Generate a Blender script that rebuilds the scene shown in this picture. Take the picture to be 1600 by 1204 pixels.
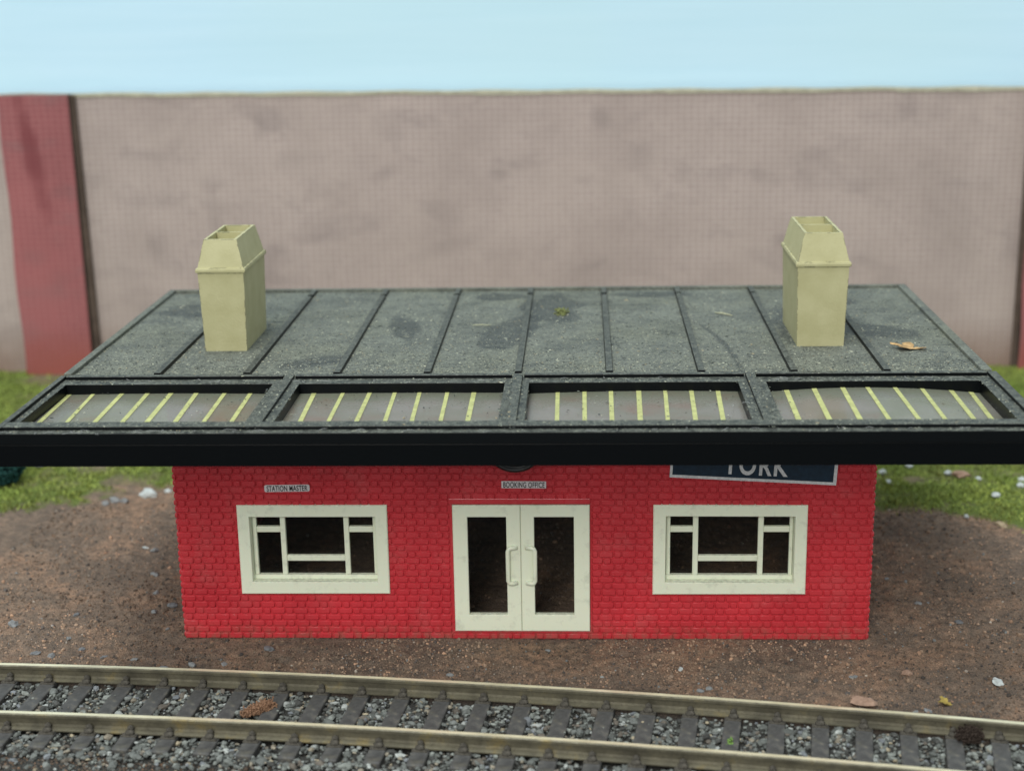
import bpy, math, random
import numpy as np
from mathutils import Vector, Matrix

for o in list(bpy.data.objects):
    bpy.data.objects.remove(o)

U = 0.0007            # one drawing millimetre in metres; the model building is about 12 cm wide
rng = np.random.default_rng(7)
random.seed(7)
SC = bpy.context.scene

# ------------------------------------------------------------------ camera
cam = bpy.data.cameras.new('camera')
camo = bpy.data.objects.new('camera', cam)
SC.collection.objects.link(camo)
pit, yaw, rol = 0.26903293, 0.04872856, -0.01771199
R0 = Vector((math.cos(yaw), math.sin(yaw), 0))
FH = Vector((-math.sin(yaw), math.cos(yaw), 0))
FW = FH * math.cos(pit) - Vector((0, 0, 1)) * math.sin(pit)
U0 = FH * math.sin(pit) + Vector((0, 0, 1)) * math.cos(pit)
RX = R0 * math.cos(rol) + U0 * math.sin(rol)
UP = U0 * math.cos(rol) - R0 * math.sin(rol)
M = Matrix((RX, UP, -FW)).transposed().to_4x4()
M.translation = Vector((15.1013, -342.992, 159.4286)) * U
camo.matrix_world = M
cam.sensor_width = 36.0
cam.sensor_fit = 'HORIZONTAL'
cam.lens = 2365.54 / 1600 * 36
cam.clip_start = 0.01
cam.clip_end = 20
cam.dof.use_dof = True
cam.dof.focus_distance = 362 * U
cam.dof.aperture_fstop = 23.0
SC.camera = camo

# ------------------------------------------------------------------ light
W = bpy.data.worlds.new('World')
SC.world = W
W.use_nodes = True
bg = W.node_tree.nodes['Background']
bg.inputs[0].default_value = (0.90, 0.96, 1.0, 1)
bg.inputs[1].default_value = 0.72


def area(name, loc, target, sx, sy, power, col):
    l = bpy.data.lights.new(name, 'AREA')
    l.shape = 'RECTANGLE'
    l.size, l.size_y = sx, sy
    l.energy = power
    l.color = col
    o = bpy.data.objects.new(name, l)
    SC.collection.objects.link(o)
    o.location = loc
    o.rotation_euler = (Vector(target) - Vector(loc)).to_track_quat('-Z', 'Y').to_euler()
    return o


area('window_light', (-0.22, -1.25, 0.90), (0, 0.05, 0.02), 0.42, 1.0, 16.0, (1.0, 0.97, 0.92))
area('skylight', (-0.25, -0.15, 1.3), (0, 0.05, 0), 0.9, 0.7, 12.0, (0.93, 0.98, 1.0))

SC.view_settings.view_transform = 'Standard'
SC.view_settings.look = 'None'
SC.view_settings.exposure = 0.0
SC.view_settings.gamma = 1.0
SC.view_settings.use_curve_mapping = False
SC.render.engine = 'CYCLES'
SC.cycles.use_denoising = True
SC.cycles.max_bounces = 8
SC.cycles.transparent_max_bounces = 12


# ------------------------------------------------------------------ node helpers
class NT:
    def __init__(s, name):
        s.m = bpy.data.materials.new(name)
        s.m.use_nodes = True
        s.t = s.m.node_tree
        s.t.nodes.clear()
        s.out = s.t.nodes.new('ShaderNodeOutputMaterial')
        tc = s.t.nodes.new('ShaderNodeTexCoord')
        vm = s.t.nodes.new('ShaderNodeVectorMath')
        vm.operation = 'SCALE'
        vm.inputs['Scale'].default_value = 1 / U
        s.t.links.new(tc.outputs['Object'], vm.inputs[0])
        s.co = vm.outputs[0]

    def put(s, sock, v):
        if isinstance(v, bpy.types.NodeSocket):
            s.t.links.new(v, sock)
        elif v is not None:
            if isinstance(v, tuple) and len(v) == 3 and sock.type == 'RGBA':
                v = (*v, 1)
            sock.default_value = v

    def node(s, typ, ins=None, **props):
        n = s.t.nodes.new(typ)
        for k, v in props.items():
            setattr(n, k, v)
        for k, v in (ins or {}).items():
            s.put(n.inputs[k], v)
        return n

    def noise(s, scale, detail=4, rough=0.55, co=None, dist=0.0):
        return s.node('ShaderNodeTexNoise', {'Vector': co or s.co, 'Scale': scale, 'Detail': detail,
                                             'Roughness': rough, 'Distortion': dist}).outputs[0]

    def mapping(s, loc=(0, 0, 0), rot=(0, 0, 0), scale=(1, 1, 1)):
        return s.node('ShaderNodeMapping', {'Vector': s.co, 'Location': loc, 'Rotation': rot, 'Scale': scale}).outputs[0]

    def ramp(s, fac, *stops, inter='LINEAR'):
        n = s.node('ShaderNodeValToRGB', {'Fac': fac})
        r = n.color_ramp
        r.interpolation = inter
        while len(r.elements) < len(stops):
            r.elements.new(0.5)
        for e, (p, c) in zip(r.elements, stops):
            e.position = p
            e.color = (*c, 1) if isinstance(c, tuple) else (c, c, c, 1)
        return n.outputs[0]

    def mix(s, f, a, b, mode='MIX'):
        n = s.node('ShaderNodeMix', data_type='RGBA', blend_type=mode)
        s.put(n.inputs[0], f)
        s.put(n.inputs[6], a)
        s.put(n.inputs[7], b)
        return n.outputs[2]

    def math(s, op, a, b=None, c=None, clamp=False):
        n = s.node('ShaderNodeMath', operation=op, use_clamp=clamp)
        s.put(n.inputs[0], a)
        if b is not None:
            s.put(n.inputs[1], b)
        if c is not None:
            s.put(n.inputs[2], c)
        return n.outputs[0]

    def xyz(s, co=None):
        return s.node('ShaderNodeSeparateXYZ', {0: co or s.co}).outputs

    def bump(s, h, strength=0.3, dist=0.3):
        return s.node('ShaderNodeBump', {'Height': h, 'Strength': strength, 'Distance': dist * U}).outputs[0]

    def attr(s, name='Col'):
        return s.node('ShaderNodeAttribute', attribute_name=name).outputs[0]

    def bsdf(s, col, rough=0.5, normal=None, metal=0.0, spec=0.5, **kw):
        n = s.node('ShaderNodeBsdfPrincipled', {'Base Color': col, 'Roughness': rough, 'Metallic': metal,
                                                'Specular IOR Level': spec})
        if normal is not None:
            s.put(n.inputs['Normal'], normal)
        for k, v in kw.items():
            s.put(n.inputs[k.replace('_', ' ')], v)
        return n.outputs[0]

    def done(s, sh):
        s.t.links.new(sh, s.out.inputs[0])
        return s.m

    def blob(s, cx, cy, rx, ry, rot=0.0, wob=0.35, scale=0.12, axes=(0, 1)):
        """0..1 mask of a soft stain with its own shape at (cx, cy) on the surface"""
        x = s.xyz()
        px = s.math('SUBTRACT', x[axes[0]], cx)
        py = s.math('SUBTRACT', x[axes[1]], cy)
        c, q = math.cos(rot), math.sin(rot)
        a = s.math('ADD', s.math('MULTIPLY', px, c / rx), s.math('MULTIPLY', py, q / rx))
        b = s.math('ADD', s.math('MULTIPLY', px, -q / ry), s.math('MULTIPLY', py, c / ry))
        d = s.math('SQRT', s.math('ADD', s.math('MULTIPLY', a, a), s.math('MULTIPLY', b, b)))
        n = s.math('MULTIPLY', s.math('SUBTRACT', s.noise(scale, 4), 0.5), wob * 4)
        d = s.math('ADD', d, n)
        return s.ramp(d, (0.55, 1.0), (1.1, 0.0)) if False else s.math('SUBTRACT', 1.25, d, clamp=True)


# ------------------------------------------------------------------ materials
def mat_red():
    n = NT('red_plastic')
    v = n.noise(0.06, 3)
    col = n.ramp(v, (0.3, (0.43, 0.028, 0.037)), (0.7, (0.55, 0.038, 0.049)))
    g = n.math('GREATER_THAN', n.noise(3.3, 2), 0.76)
    col = n.mix(n.math('MULTIPLY', g, 0.25), col, (0.55, 0.3, 0.28))
    x = n.xyz()
    low = n.math('MULTIPLY', n.math('MULTIPLY_ADD', x[2], -0.16, 0.75, clamp=True), n.ramp(n.noise(0.5, 5, 0.7), (0.42, 0.0), (0.62, 0.8)))
    col = n.mix(low, col, (0.20, 0.125, 0.085))
    film = n.ramp(n.noise(0.11, 5, 0.65), (0.52, 0.0), (0.74, 0.16))
    col = n.mix(film, col, (0.42, 0.20, 0.18))
    b = n.bump(n.noise(2.2, 3), 0.25, 0.15)
    return n.done(n.bsdf(col, n.ramp(n.noise(0.4, 3), (0.3, 0.22), (0.7, 0.34)), b, spec=0.55))


def mat_cream(name='cream_plastic', c=(0.73, 0.765, 0.60), amount=0.5):
    n = NT(name)
    d = n.noise(0.35, 6, 0.65)
    m = n.math('MULTIPLY', n.ramp(d, (0.55, 0.0), (0.75, 1.0)), amount)
    nz = n.node('ShaderNodeNewGeometry').outputs['Normal']
    up = n.math('MULTIPLY', n.math('MAXIMUM', n.xyz(nz)[2], 0.0), 0.55)
    m = n.math('ADD', m, n.math('MULTIPLY', up, n.ramp(n.noise(1.1, 4), (0.4, 0.1), (0.6, 1.0))), clamp=True)
    col = n.mix(m, c, tuple(q * 0.55 for q in c))
    sp = n.math('MULTIPLY', n.math('GREATER_THAN', n.noise(1.7, 2), 0.78), 0.5)
    col = n.mix(sp, col, (0.16, 0.14, 0.09))
    b = n.bump(n.noise(1.3, 4), 0.12, 0.2)
    return n.done(n.bsdf(col, 0.42, b, spec=0.4, Subsurface_Weight=0.08, Subsurface_Scale=0.8 * U))


def mat_chimney():
    n = NT('tan_paint')
    c = n.ramp(n.noise(0.18, 5), (0.3, (0.360, 0.342, 0.180)), (0.7, (0.42, 0.402, 0.226)))
    b = n.bump(n.noise(1.6, 5), 0.25, 0.25)
    # paint chipped off along the edges, bare dark plastic below
    bev = n.node('ShaderNodeBevel', {'Radius': 0.45 * U}, samples=6).outputs[0]
    geo = n.node('ShaderNodeNewGeometry').outputs['Normal']
    dt = n.node('ShaderNodeVectorMath', {0: bev, 1: geo}, operation='DOT_PRODUCT').outputs['Value']
    edge = n.math('LESS_THAN', dt, 0.96)
    chip = n.math('MULTIPLY', edge, n.math('GREATER_THAN', n.noise(0.42, 4, 0.6), 0.52))
    c = n.mix(n.math('MULTIPLY', chip, 0.75), c, (0.075, 0.075, 0.05))
    return n.done(n.bsdf(c, 0.6, b, spec=0.3))


def mat_black_dusty(name='dusty_black_plastic', dust=0.8, base=(0.010, 0.013, 0.016), spec=0.35, sd=0.10):
    n = NT(name)
    geo = n.node('ShaderNodeNewGeometry').outputs['Normal']
    up = n.ramp(n.xyz(geo)[2], (0.35, 0.0), (0.9, 1.0))
    f = n.ramp(n.noise(0.5, 6, 0.7), (0.36, 0.25), (0.62, 1.0))
    fine = n.ramp(n.noise(1.7, 4, 0.7), (0.4, 0.35), (0.62, 1.0))
    m = n.math('MULTIPLY', n.math('MULTIPLY', up, f), n.math('MULTIPLY', fine, dust))
    side = n.math('MULTIPLY', n.math('GREATER_THAN', n.noise(1.9, 3), 0.73), sd)
    m = n.math('ADD', m, side, clamp=True)
    col = n.mix(m, base, (0.185, 0.20, 0.17))
    return n.done(n.bsdf(col, n.math('ADD', 0.36, n.math('MULTIPLY', m, 0.5)), n.bump(n.noise(1.2, 4), 0.15, 0.2), spec=spec))


def s_co(n):
    return n.co


def mat_roof():
    n = NT('dusty_roof_plastic')
    base = n.ramp(n.noise(0.09, 6, 0.62, dist=0.6), (0.28, 0.46), (0.58, 0.96))
    fine = n.ramp(n.noise(1.5, 5, 0.75), (0.36, 0.42), (0.64, 1.0))
    cell = n.node('ShaderNodeTexVoronoi', {'Vector': s_co(n), 'Scale': 1.9}, feature='F1').outputs['Color']
    grit = n.math('MULTIPLY_ADD', n.xyz(cell)[0], 0.6, 0.62)
    d = n.math('MULTIPLY', n.math('MULTIPLY', base, fine), grit)
    # wiped patches and swirls in the dust
    for a in ((-4, 55, 7, 24, -0.25), (6, 82, 9, 20, 0.0), (-9, 98, 8, 5, 0.1), (35, 100, 12, 4, 0.05),
              (-96, 82, 13, 9, 0.2), (-52, 22, 10, 5, 0.5), (85, 88, 10, 6, 0.3), (-34, 60, 4, 14, 0.2),
              (92, 52, 14, 7, -0.6), (74, 58, 8, 24, 0.0)):
        k = n.blob(*a, wob=0.3, scale=0.11)
        d = n.math('MULTIPLY', d, n.math('SUBTRACT', 1.0, n.math('MULTIPLY', n.ramp(k, (0.15, 0.0), (0.42, 1.0)), 0.62)))
    # one curved wipe line
    x = n.xyz()
    yy = n.math('SUBTRACT', x[1], 12)
    cx = n.math('SUBTRACT', 53.3, n.math('MULTIPLY', n.math('MULTIPLY', yy, yy), 0.0026))
    ln = n.math('ABSOLUTE', n.math('SUBTRACT', x[0], cx))
    ln = n.ramp(n.math('MULTIPLY', ln, 0.5), (0.2, 1.0), (0.55, 0.0))
    ok = n.math('MULTIPLY', n.math('LESS_THAN', x[1], 60), n.math('GREATER_THAN', x[1], 10))
    d = n.math('MULTIPLY', d, n.math('SUBTRACT', 1.0, n.math('MULTIPLY', n.math('MULTIPLY', ln, ok), 0.6)))
    scr = n.ramp(n.noise(0.35, 3, 0.5, n.mapping(rot=(0, 0, 0.35), scale=(0.25, 2.6, 1))), (0.60, 0.0), (0.68, 0.35))
    d = n.math('SUBTRACT', d, scr, clamp=True)
    # a fibreglass-like greenish cast along the ribs
    col = n.mix(d, (0.022, 0.025, 0.026), (0.200, 0.216, 0.176))
    green = n.ramp(n.noise(0.05, 3), (0.45, 0.0), (0.7, 0.5))
    col = n.mix(green, col, n.mix(d, (0.023, 0.025, 0.022), (0.205, 0.216, 0.153)))
    sp = n.math('GREATER_THAN', n.noise(2.0, 2, 0.5), 0.70)
    col = n.mix(n.math('MULTIPLY', sp, 0.5), col, (0.34, 0.35, 0.26))
    h = n.math('ADD', n.noise(3.5, 4), n.math('MULTIPLY', sp, 0.4))
    return n.done(n.bsdf(col, n.math('ADD', 0.5, n.math('MULTIPLY', d, 0.4)), n.bump(h, 0.4, 0.3), spec=0.3))


def mat_glazing():
    n = NT('milky_glazing')
    x = n.xyz()
    back = n.math('ADD', n.math('MULTIPLY_ADD', x[1], 0.06, 0.95), n.math('MULTIPLY', n.math('SUBTRACT', n.noise(0.12, 4), 0.5), 0.9), clamp=True)
    dust = n.math('MULTIPLY', n.math('MULTIPLY', back, back), n.ramp(n.noise(0.8, 6, 0.7), (0.4, 0.35), (0.62, 1.0)))
    fine = n.ramp(n.noise(1.6, 4, 0.7), (0.40, 0.45), (0.62, 1.0))
    dust = n.math('MULTIPLY', dust, fine)
    tint = n.ramp(n.noise(0.055, 2), (0.38, (0.300, 0.235, 0.180)), (0.5, (0.285, 0.285, 0.225)), (0.62, (0.345, 0.335, 0.295)))
    col = n.mix(n.math('MULTIPLY', dust, 2.2, clamp=True), tint, (0.185, 0.205, 0.145))
    surf = n.bsdf(col, n.math('ADD', 0.22, n.math('MULTIPLY', dust, 0.6)), n.bump(n.noise(1.0, 4), 0.08, 0.2), spec=0.55)
    tr = n.node('ShaderNodeBsdfTransparent', {'Color': (0.92, 0.93, 0.92, 1)}).outputs[0]
    tl = n.node('ShaderNodeBsdfTranslucent', {'Color': (0.6, 0.6, 0.58, 1)}).outputs[0]
    a = n.node('ShaderNodeMixShader', {0: 0.3, 1: surf, 2: tl}).outputs[0]
    f = n.math('MULTIPLY_ADD', dust, -0.3, 0.42)
    return n.done(n.node('ShaderNodeMixShader', {0: f, 1: a, 2: tr}).outputs[0])


def mat_pane():
    n = NT('clear_pane')
    g = n.node('ShaderNodeBsdfGlossy', {'Color': (1, 1, 1, 1), 'Roughness': 0.25}).outputs[0]
    tr = n.node('ShaderNodeBsdfTransparent', {'Color': (0.975, 0.975, 0.97, 1)}).outputs[0]
    fr = n.math('MULTIPLY', n.node('ShaderNodeFresnel', {'IOR': 1.5}).outputs[0], 0.3)
    return n.done(n.node('ShaderNodeMixShader', {0: fr, 1: tr, 2: g}).outputs[0])


def mat_plain(name, c, rough=0.5, spec=0.4, var=0.15, scale=0.6, bump=0.15):
    n = NT(name)
    v = n.noise(scale, 5, 0.6)
    col = n.ramp(v, (0.3, tuple(q * (1 - var) for q in c)), (0.7, tuple(min(1, q * (1 + var)) for q in c)))
    return n.done(n.bsdf(col, rough, n.bump(n.noise(scale * 3, 4), bump, 0.25), spec=spec))


def mat_attr(name, rough=0.8, spec=0.25, bscale=2.5, bstr=0.4):
    n = NT(name)
    c = n.attr()
    v = n.ramp(n.noise(bscale, 4, 0.6), (0.3, 0.72), (0.7, 1.2))
    col = n.mix(1.0, c, v, 'MULTIPLY')
    return n.done(n.bsdf(col, rough, n.bump(n.noise(bscale, 4), bstr, 0.3), spec=spec))


def mat_ground():
    n = NT('dirt')
    g = n.attr('Col')                                # r: turf soil, g: dark band by the track, b: ballast bed
    sp = n.node('ShaderNodeSeparateColor', {0: g}).outputs
    big = n.noise(0.035, 6, 0.65)
    c = n.ramp(big, (0.34, (0.150, 0.118, 0.093)), (0.5, (0.245, 0.180, 0.132)), (0.60, (0.335, 0.218, 0.145)))
    mid = n.noise(0.35, 6, 0.7)
    c = n.mix(n.ramp(mid, (0.42, 0.0), (0.62, 0.7)), c, (0.085, 0.074, 0.064))
    fine = n.noise(2.6, 4, 0.7)
    c = n.mix(n.ramp(fine, (0.52, 0.0), (0.70, 0.7)), c, (0.33, 0.235, 0.165))
    c = n.mix(n.ramp(n.noise(3.4, 3, 0.6), (0.52, 0.0), (0.64, 0.8)), c, (0.036, 0.030, 0.027))
    c = n.mix(n.math('MULTIPLY', n.math('GREATER_THAN', n.noise(2.3, 2), 0.76), 0.5), c, (0.38, 0.33, 0.27))
    c = n.mix(sp[1], c, n.ramp(fine, (0.35, (0.028, 0.027, 0.026)), (0.7, (0.105, 0.085, 0.07))))
    c = n.mix(sp[2], c, n.ramp(fine, (0.35, (0.020, 0.020, 0.019)), (0.7, (0.095, 0.095, 0.085))))
    turf = n.ramp(fine, (0.35, (0.060, 0.085, 0.022)), (0.65, (0.17, 0.22, 0.055)))
    c = n.mix(sp[0], c, turf)
    h = n.math('ADD', n.noise(1.1, 5, 0.7), n.math('MULTIPLY', fine, 0.6))
    return n.done(n.bsdf(c, 0.95, n.bump(h, 0.75, 0.8), spec=0.12))


def mat_sky():
    n = NT('painted_sky_board')
    st = n.noise(0.03, 5, 0.6, n.mapping(rot=(0, 0.06, 0), scale=(0.35, 1, 6.5)))
    c = n.ramp(st, (0.3, (0.465, 0.672, 0.79)), (0.7, (0.505, 0.702, 0.815)))
    big = n.noise(0.006, 3)
    c = n.mix(n.ramp(big, (0.45, 0.0), (0.7, 0.5)), c, (0.485, 0.690, 0.745))
    return n.done(n.bsdf(c, 0.6, n.bump(st, 0.15, 0.6), spec=0.25))


def mat_brick_paper(name, a, b, mortar, stains, foot, fade=(0.43, 0.36, 0.32)):
    n = NT(name)
    x = n.xyz()
    co = n.node('ShaderNodeCombineXYZ', {0: x[0], 1: x[2], 2: 0.0}).outputs[0]
    wob = n.node('ShaderNodeVectorMath', {0: n.node('ShaderNodeTexNoise', {'Vector': co, 'Scale': 0.12, 'Detail': 3.0}).outputs['Color'], 'Scale': 1.4}, operation='SCALE').outputs[0]
    co = n.node('ShaderNodeVectorMath', {0: co, 1: wob}, operation='ADD').outputs[0]
    br = n.node('ShaderNodeTexBrick', {'Vector': co, 'Color1': a, 'Color2': b, 'Mortar': mortar, 'Scale': 1.0,
                                       'Mortar Size': 0.36, 'Mortar Smooth': 0.2, 'Bias': 0.0, 'Brick Width': 2.6, 'Row Height': 2.2},
                offset=0.0, squash=1.0)
    c = br.outputs[0]
    cloud = n.noise(0.022, 6, 0.62)
    c = n.mix(n.ramp(cloud, (0.40, 0.0), (0.62, 0.42)), c, tuple(q * 0.72 for q in a))
    smut = n.noise(0.05, 5, 0.62, n.mapping((3, 9, 2), scale=(0.7, 1, 1.3)), 0.5)
    c = n.mix(n.ramp(smut, (0.53, 0.0), (0.70, 0.30)), c, (0.15, 0.125, 0.125))
    c = n.mix(n.ramp(n.noise(0.015, 4, 0.6, n.mapping((31, 5, 7))), (0.45, 0.0), (0.66, 0.35)), c, fade)
    for s in stains:
        k = n.blob(*s[:5], wob=0.45, scale=0.09, axes=(0, 2))
        c = n.mix(n.math('MULTIPLY', n.ramp(k, (0.1, 0.0), (0.95, 1.0)), s[5] * (0.45 if len(s) < 7 else 1.0)), c, s[6] if len(s) > 6 else (0.115, 0.095, 0.095))
    damp = n.math('MULTIPLY_ADD', x[2], -0.045, 1.0, clamp=True)
    damp = n.math('MULTIPLY', damp, n.ramp(n.noise(0.05, 5), (0.3, 0.45), (0.65, 1.0)))
    c = n.mix(damp, c, foot)
    return n.done(n.bsdf(c, 0.72, n.bump(br.outputs[1], 0.06, 0.3), spec=0.2))


def mat_rail():
    n = NT('tarnished_rail')
    v = n.noise(0.12, 6, 0.65)
    c = n.ramp(v, (0.34, (0.080, 0.073, 0.050)), (0.55, (0.145, 0.132, 0.088)), (0.72, (0.23, 0.175, 0.065)))
    c = n.mix(n.ramp(n.noise(1.6, 5, 0.7), (0.52, 0.0), (0.72, 0.7)), c, (0.055, 0.048, 0.036))
    return n.done(n.bsdf(c, n.ramp(n.noise(0.8, 4), (0.3, 0.42), (0.7, 0.65)), n.bump(n.noise(1.5, 4), 0.25, 0.2), metal=0.4, spec=0.5))


def mat_rail_top():
    n = NT('worn_rail_top')
    x = n.mapping(scale=(0.15, 1, 1))
    v = n.noise(1.0, 4, 0.6, x)
    c = n.ramp(v, (0.3, (0.55, 0.50, 0.33)), (0.7, (0.85, 0.80, 0.57)))
    return n.done(n.bsdf(c, 0.30, n.bump(v, 0.1, 0.15), metal=0.35))


RED = mat_red()
CREAM = mat_cream()
CHIM = mat_chimney()
BLACK = mat_black_dusty('dusty_black_plastic', 0.9, (0.0032, 0.0042, 0.0048), 0.12, 0.05)
FASCIA = mat_black_dusty('black_fascia_plastic', 0.45, (0.0022, 0.0030, 0.0036), 0.10, 0.03)
ROOF = mat_roof()
GLAZ = mat_glazing()
PANE = mat_pane()
STRIP = mat_plain('yellow_green_strip', (0.385, 0.40, 0.16), 0.6, 0.3, 0.2, 0.5)
NAVY = mat_plain('navy_sign_print', (0.006, 0.020, 0.038), 0.45, 0.35, 0.35, 0.8)
WHITEP = mat_plain('white_sign_print', (0.60, 0.60, 0.60), 0.55, 0.3, 0.2, 1.2)
PLATE = mat_plain('white_name_plate', (0.62, 0.58, 0.58), 0.5, 0.3, 0.1, 1.5)
INK = mat_plain('black_ink', (0.018, 0.017, 0.018), 0.5, 0.3, 0.2, 2)
DARKP = mat_plain('black_plastic', (0.012, 0.013, 0.014), 0.3, 0.5, 0.2, 1)
STONE = mat_attr('ballast_stone', 0.75, 0.3)
GRAIN = mat_attr('soil_grain', 0.9, 0.15)
FLAKE = mat_attr('dust_flake', 0.9, 0.15)
TURF = mat_attr('turf_blade', 0.75, 0.2, 0.8, 0.0)
SLEEP = None
GROUND = mat_ground()
SKY = mat_sky()
WALLP = mat_brick_paper('pink_brick_paper', (0.372, 0.304, 0.276), (0.338, 0.274, 0.252), (0.440, 0.374, 0.342),
                        [(-158, 54, 5, 6, 0, 0.55), (-63, 82, 7, 3, 0.4, 0.45), (-132, 63, 4, 14, 0.2, 0.35), (-133, 78, 6, 5, 0, 0.3),
                         (-17, 81, 5, 3, 0, 0.6), (23, 102, 4, 5, 0.3, 0.55), (38, 88, 6, 7, 0, 0.4), (-39, 52, 18, 4, 0.3, 0.3),
                         (94, 54, 5, 4, 0, 0.5), (140, 102, 20, 5, 0, 0.35), (125, 75, 7, 5, 0, 0.35), (-112, 101, 3, 6, 0, 0.45),
                         (20, 40, 26, 8, 0.2, 0.25), (-60, 98, 9, 4, 0, 0.25), (160, 60, 12, 18, 0, 0.25), (-95, 88, 12, 4, 0.2, 0.2)],
                        (0.22, 0.145, 0.105))
PILAST = mat_brick_paper('red_brick_paper', (0.265, 0.088, 0.092), (0.235, 0.078, 0.082), (0.31, 0.125, 0.125),
                         [(-203, 95, 4, 26, 0.15, 0.7, (0.15, 0.035, 0.040)), (-205, 50, 7, 5, 0, 0.4), (-196, 40, 5, 8, 0, 0.35), (-192, 76, 5, 3, 0, 0.35)],
                         (0.27, 0.075, 0.050), (0.38, 0.13, 0.13))
EDGEB = mat_plain('dark_brown_pilaster_side', (0.095, 0.070, 0.055), 0.8, 0.2, 0.3, 0.15)  # dark brown for the pilaster sides and the strips beside them
CARD = mat_plain('pale_card_edge', (0.40, 0.39, 0.29), 0.8, 0.2, 0.2, 0.2)
RAIL = mat_rail()
RAILT = mat_rail_top()


def mat_sleeper():
    n = NT('grey_sleeper_plastic')
    v = n.noise(0.5, 6, 0.65)
    c = n.ramp(v, (0.32, (0.042, 0.042, 0.041)), (0.58, (0.080, 0.080, 0.076)), (0.75, (0.150, 0.140, 0.110)))
    c = n.mix(n.ramp(n.noise(0.16, 4), (0.55, 0.0), (0.70, 0.55)), c, (0.135, 0.125, 0.085))
    grain = n.noise(1.2, 4, 0.6, n.mapping(scale=(3, 0.4, 3)))
    c = n.mix(n.math('MULTIPLY', n.math('GREATER_THAN', n.noise(2.8, 2), 0.74), 0.35), c, (0.22, 0.20, 0.16))
    return n.done(n.bsdf(c, 0.62, n.bump(grain, 0.3, 0.3), spec=0.35))


SLEEP = mat_sleeper()
CHAIR = mat_plain('dusty_rail_chair', (0.070, 0.064, 0.052), 0.85, 0.2, 0.5, 1.4, 0.7)


# ------------------------------------------------------------------ object helpers (all lengths in drawing millimetres)
def tag(o, label=None, cat=None, group=None, kind=None):
    for k, v in (('label', label), ('category', cat), ('group', group), ('kind', kind)):
        if v:
            o[k] = v
    return o


def thing(name, loc, label, cat, group=None, rotz=0.0):
    o = bpy.data.objects.new(name, None)
    o.empty_display_size = 0.005
    SC.collection.objects.link(o)
    o.location = Vector(loc) * U
    o.rotation_euler = (0, 0, rotz)
    return tag(o, label, cat, group)


class MB:
    def __init__(s):
        s.v, s.f, s.mi, s.sm = [], [], [], []

    def add(s, vs, fs, mi=0, smooth=False):
        b = len(s.v)
        s.v += [tuple(v) for v in vs]
        for f in fs:
            s.f.append([i + b for i in f])
            s.mi.append(mi)
            s.sm.append(smooth)

    def box(s, x0, x1, y0, y1, z0, z1, bev=0.0, mi=0):
        """box whose edges are chamfered by bev"""
        if bev <= 0:
            vs = [(x, y, z) for z in (z0, z1) for y in (y0, y1) for x in (x0, x1)]
            s.add(vs, [(0, 2, 3, 1), (4, 5, 7, 6), (0, 1, 5, 4), (2, 6, 7, 3), (0, 4, 6, 2), (1, 3, 7, 5)], mi)
            return
        import bmesh
        bm = bmesh.new()
        bmesh.ops.create_cube(bm, size=1.0)
        for v in bm.verts:
            v.co = Vector((x0 if v.co.x < 0 else x1, y0 if v.co.y < 0 else y1, z0 if v.co.z < 0 else z1))
        bev = min(bev, 0.45 * min(x1 - x0, y1 - y0, z1 - z0))
        bmesh.ops.bevel(bm, geom=bm.edges[:], offset=bev, segments=2, profile=0.5, affect='EDGES')
        bm.verts.index_update()
        s.add([v.co[:] for v in bm.verts], [[v.index for v in f.verts] for f in bm.faces], mi)
        bm.free()

    def prism(s, poly, y0, y1, mi=0):
        """polygon in x,z extruded along y"""
        n = len(poly)
        vs = [(x, y0, z) for x, z in poly] + [(x, y1, z) for x, z in poly]
        fs = [list(range(n)), list(range(2 * n - 1, n - 1, -1))]
        fs += [(i, i + n, (i + 1) % n + n, (i + 1) % n) for i in range(n)]
        s.add(vs, fs, mi)

    def tube(s, pts, r, seg=10, mi=0, caps=True):
        pts = [Vector(p) for p in pts]
        rs = r if isinstance(r, (list, tuple)) else [r] * len(pts)
        vs = []
        up = None
        for i, p in enumerate(pts):
            d = (pts[min(i + 1, len(pts) - 1)] - pts[max(i - 1, 0)]).normalized()
            if up is None:
                up = d.orthogonal().normalized()
            up = (up - d * up.dot(d)).normalized()
            sd = d.cross(up)
            for k in range(seg):
                a = 2 * math.pi * k / seg
                vs.append(p + (up * math.cos(a) + sd * math.sin(a)) * rs[i])
        fs = []
        for i in range(len(pts) - 1):
            for k in range(seg):
                k2 = (k + 1) % seg
                fs.append((i * seg + k, i * seg + k2, (i + 1) * seg + k2, (i + 1) * seg + k))
        if caps:
            fs.append(list(range(seg))[::-1])
            fs.append([(len(pts) - 1) * seg + k for k in range(seg)])
        s.add(vs, fs, mi, True)

    def build(s, name, mats, parent=None, origin=(0, 0, 0), at=None):
        """vertices are given in the coordinates of the thing (or of the world when there is no parent)"""
        me = bpy.data.meshes.new(name)
        o3 = Vector(origin)
        me.from_pydata([(Vector(v) - o3) * U for v in s.v], [], s.f)
        for m in (mats if isinstance(mats, (list, tuple)) else [mats]):
            me.materials.append(m)
        me.polygons.foreach_set('material_index', s.mi)
        me.polygons.foreach_set('use_smooth', s.sm)
        me.update()
        o = bpy.data.objects.new(name, me)
        SC.collection.objects.link(o)
        o.location = Vector(at if at is not None else origin) * U
        if parent:
            o.parent = parent
        return o


def recalc(o):
    import bmesh
    bm = bmesh.new()
    bm.from_mesh(o.data)
    bmesh.ops.recalc_face_normals(bm, faces=bm.faces)
    bm.to_mesh(o.data)
    bm.free()
    return o


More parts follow.
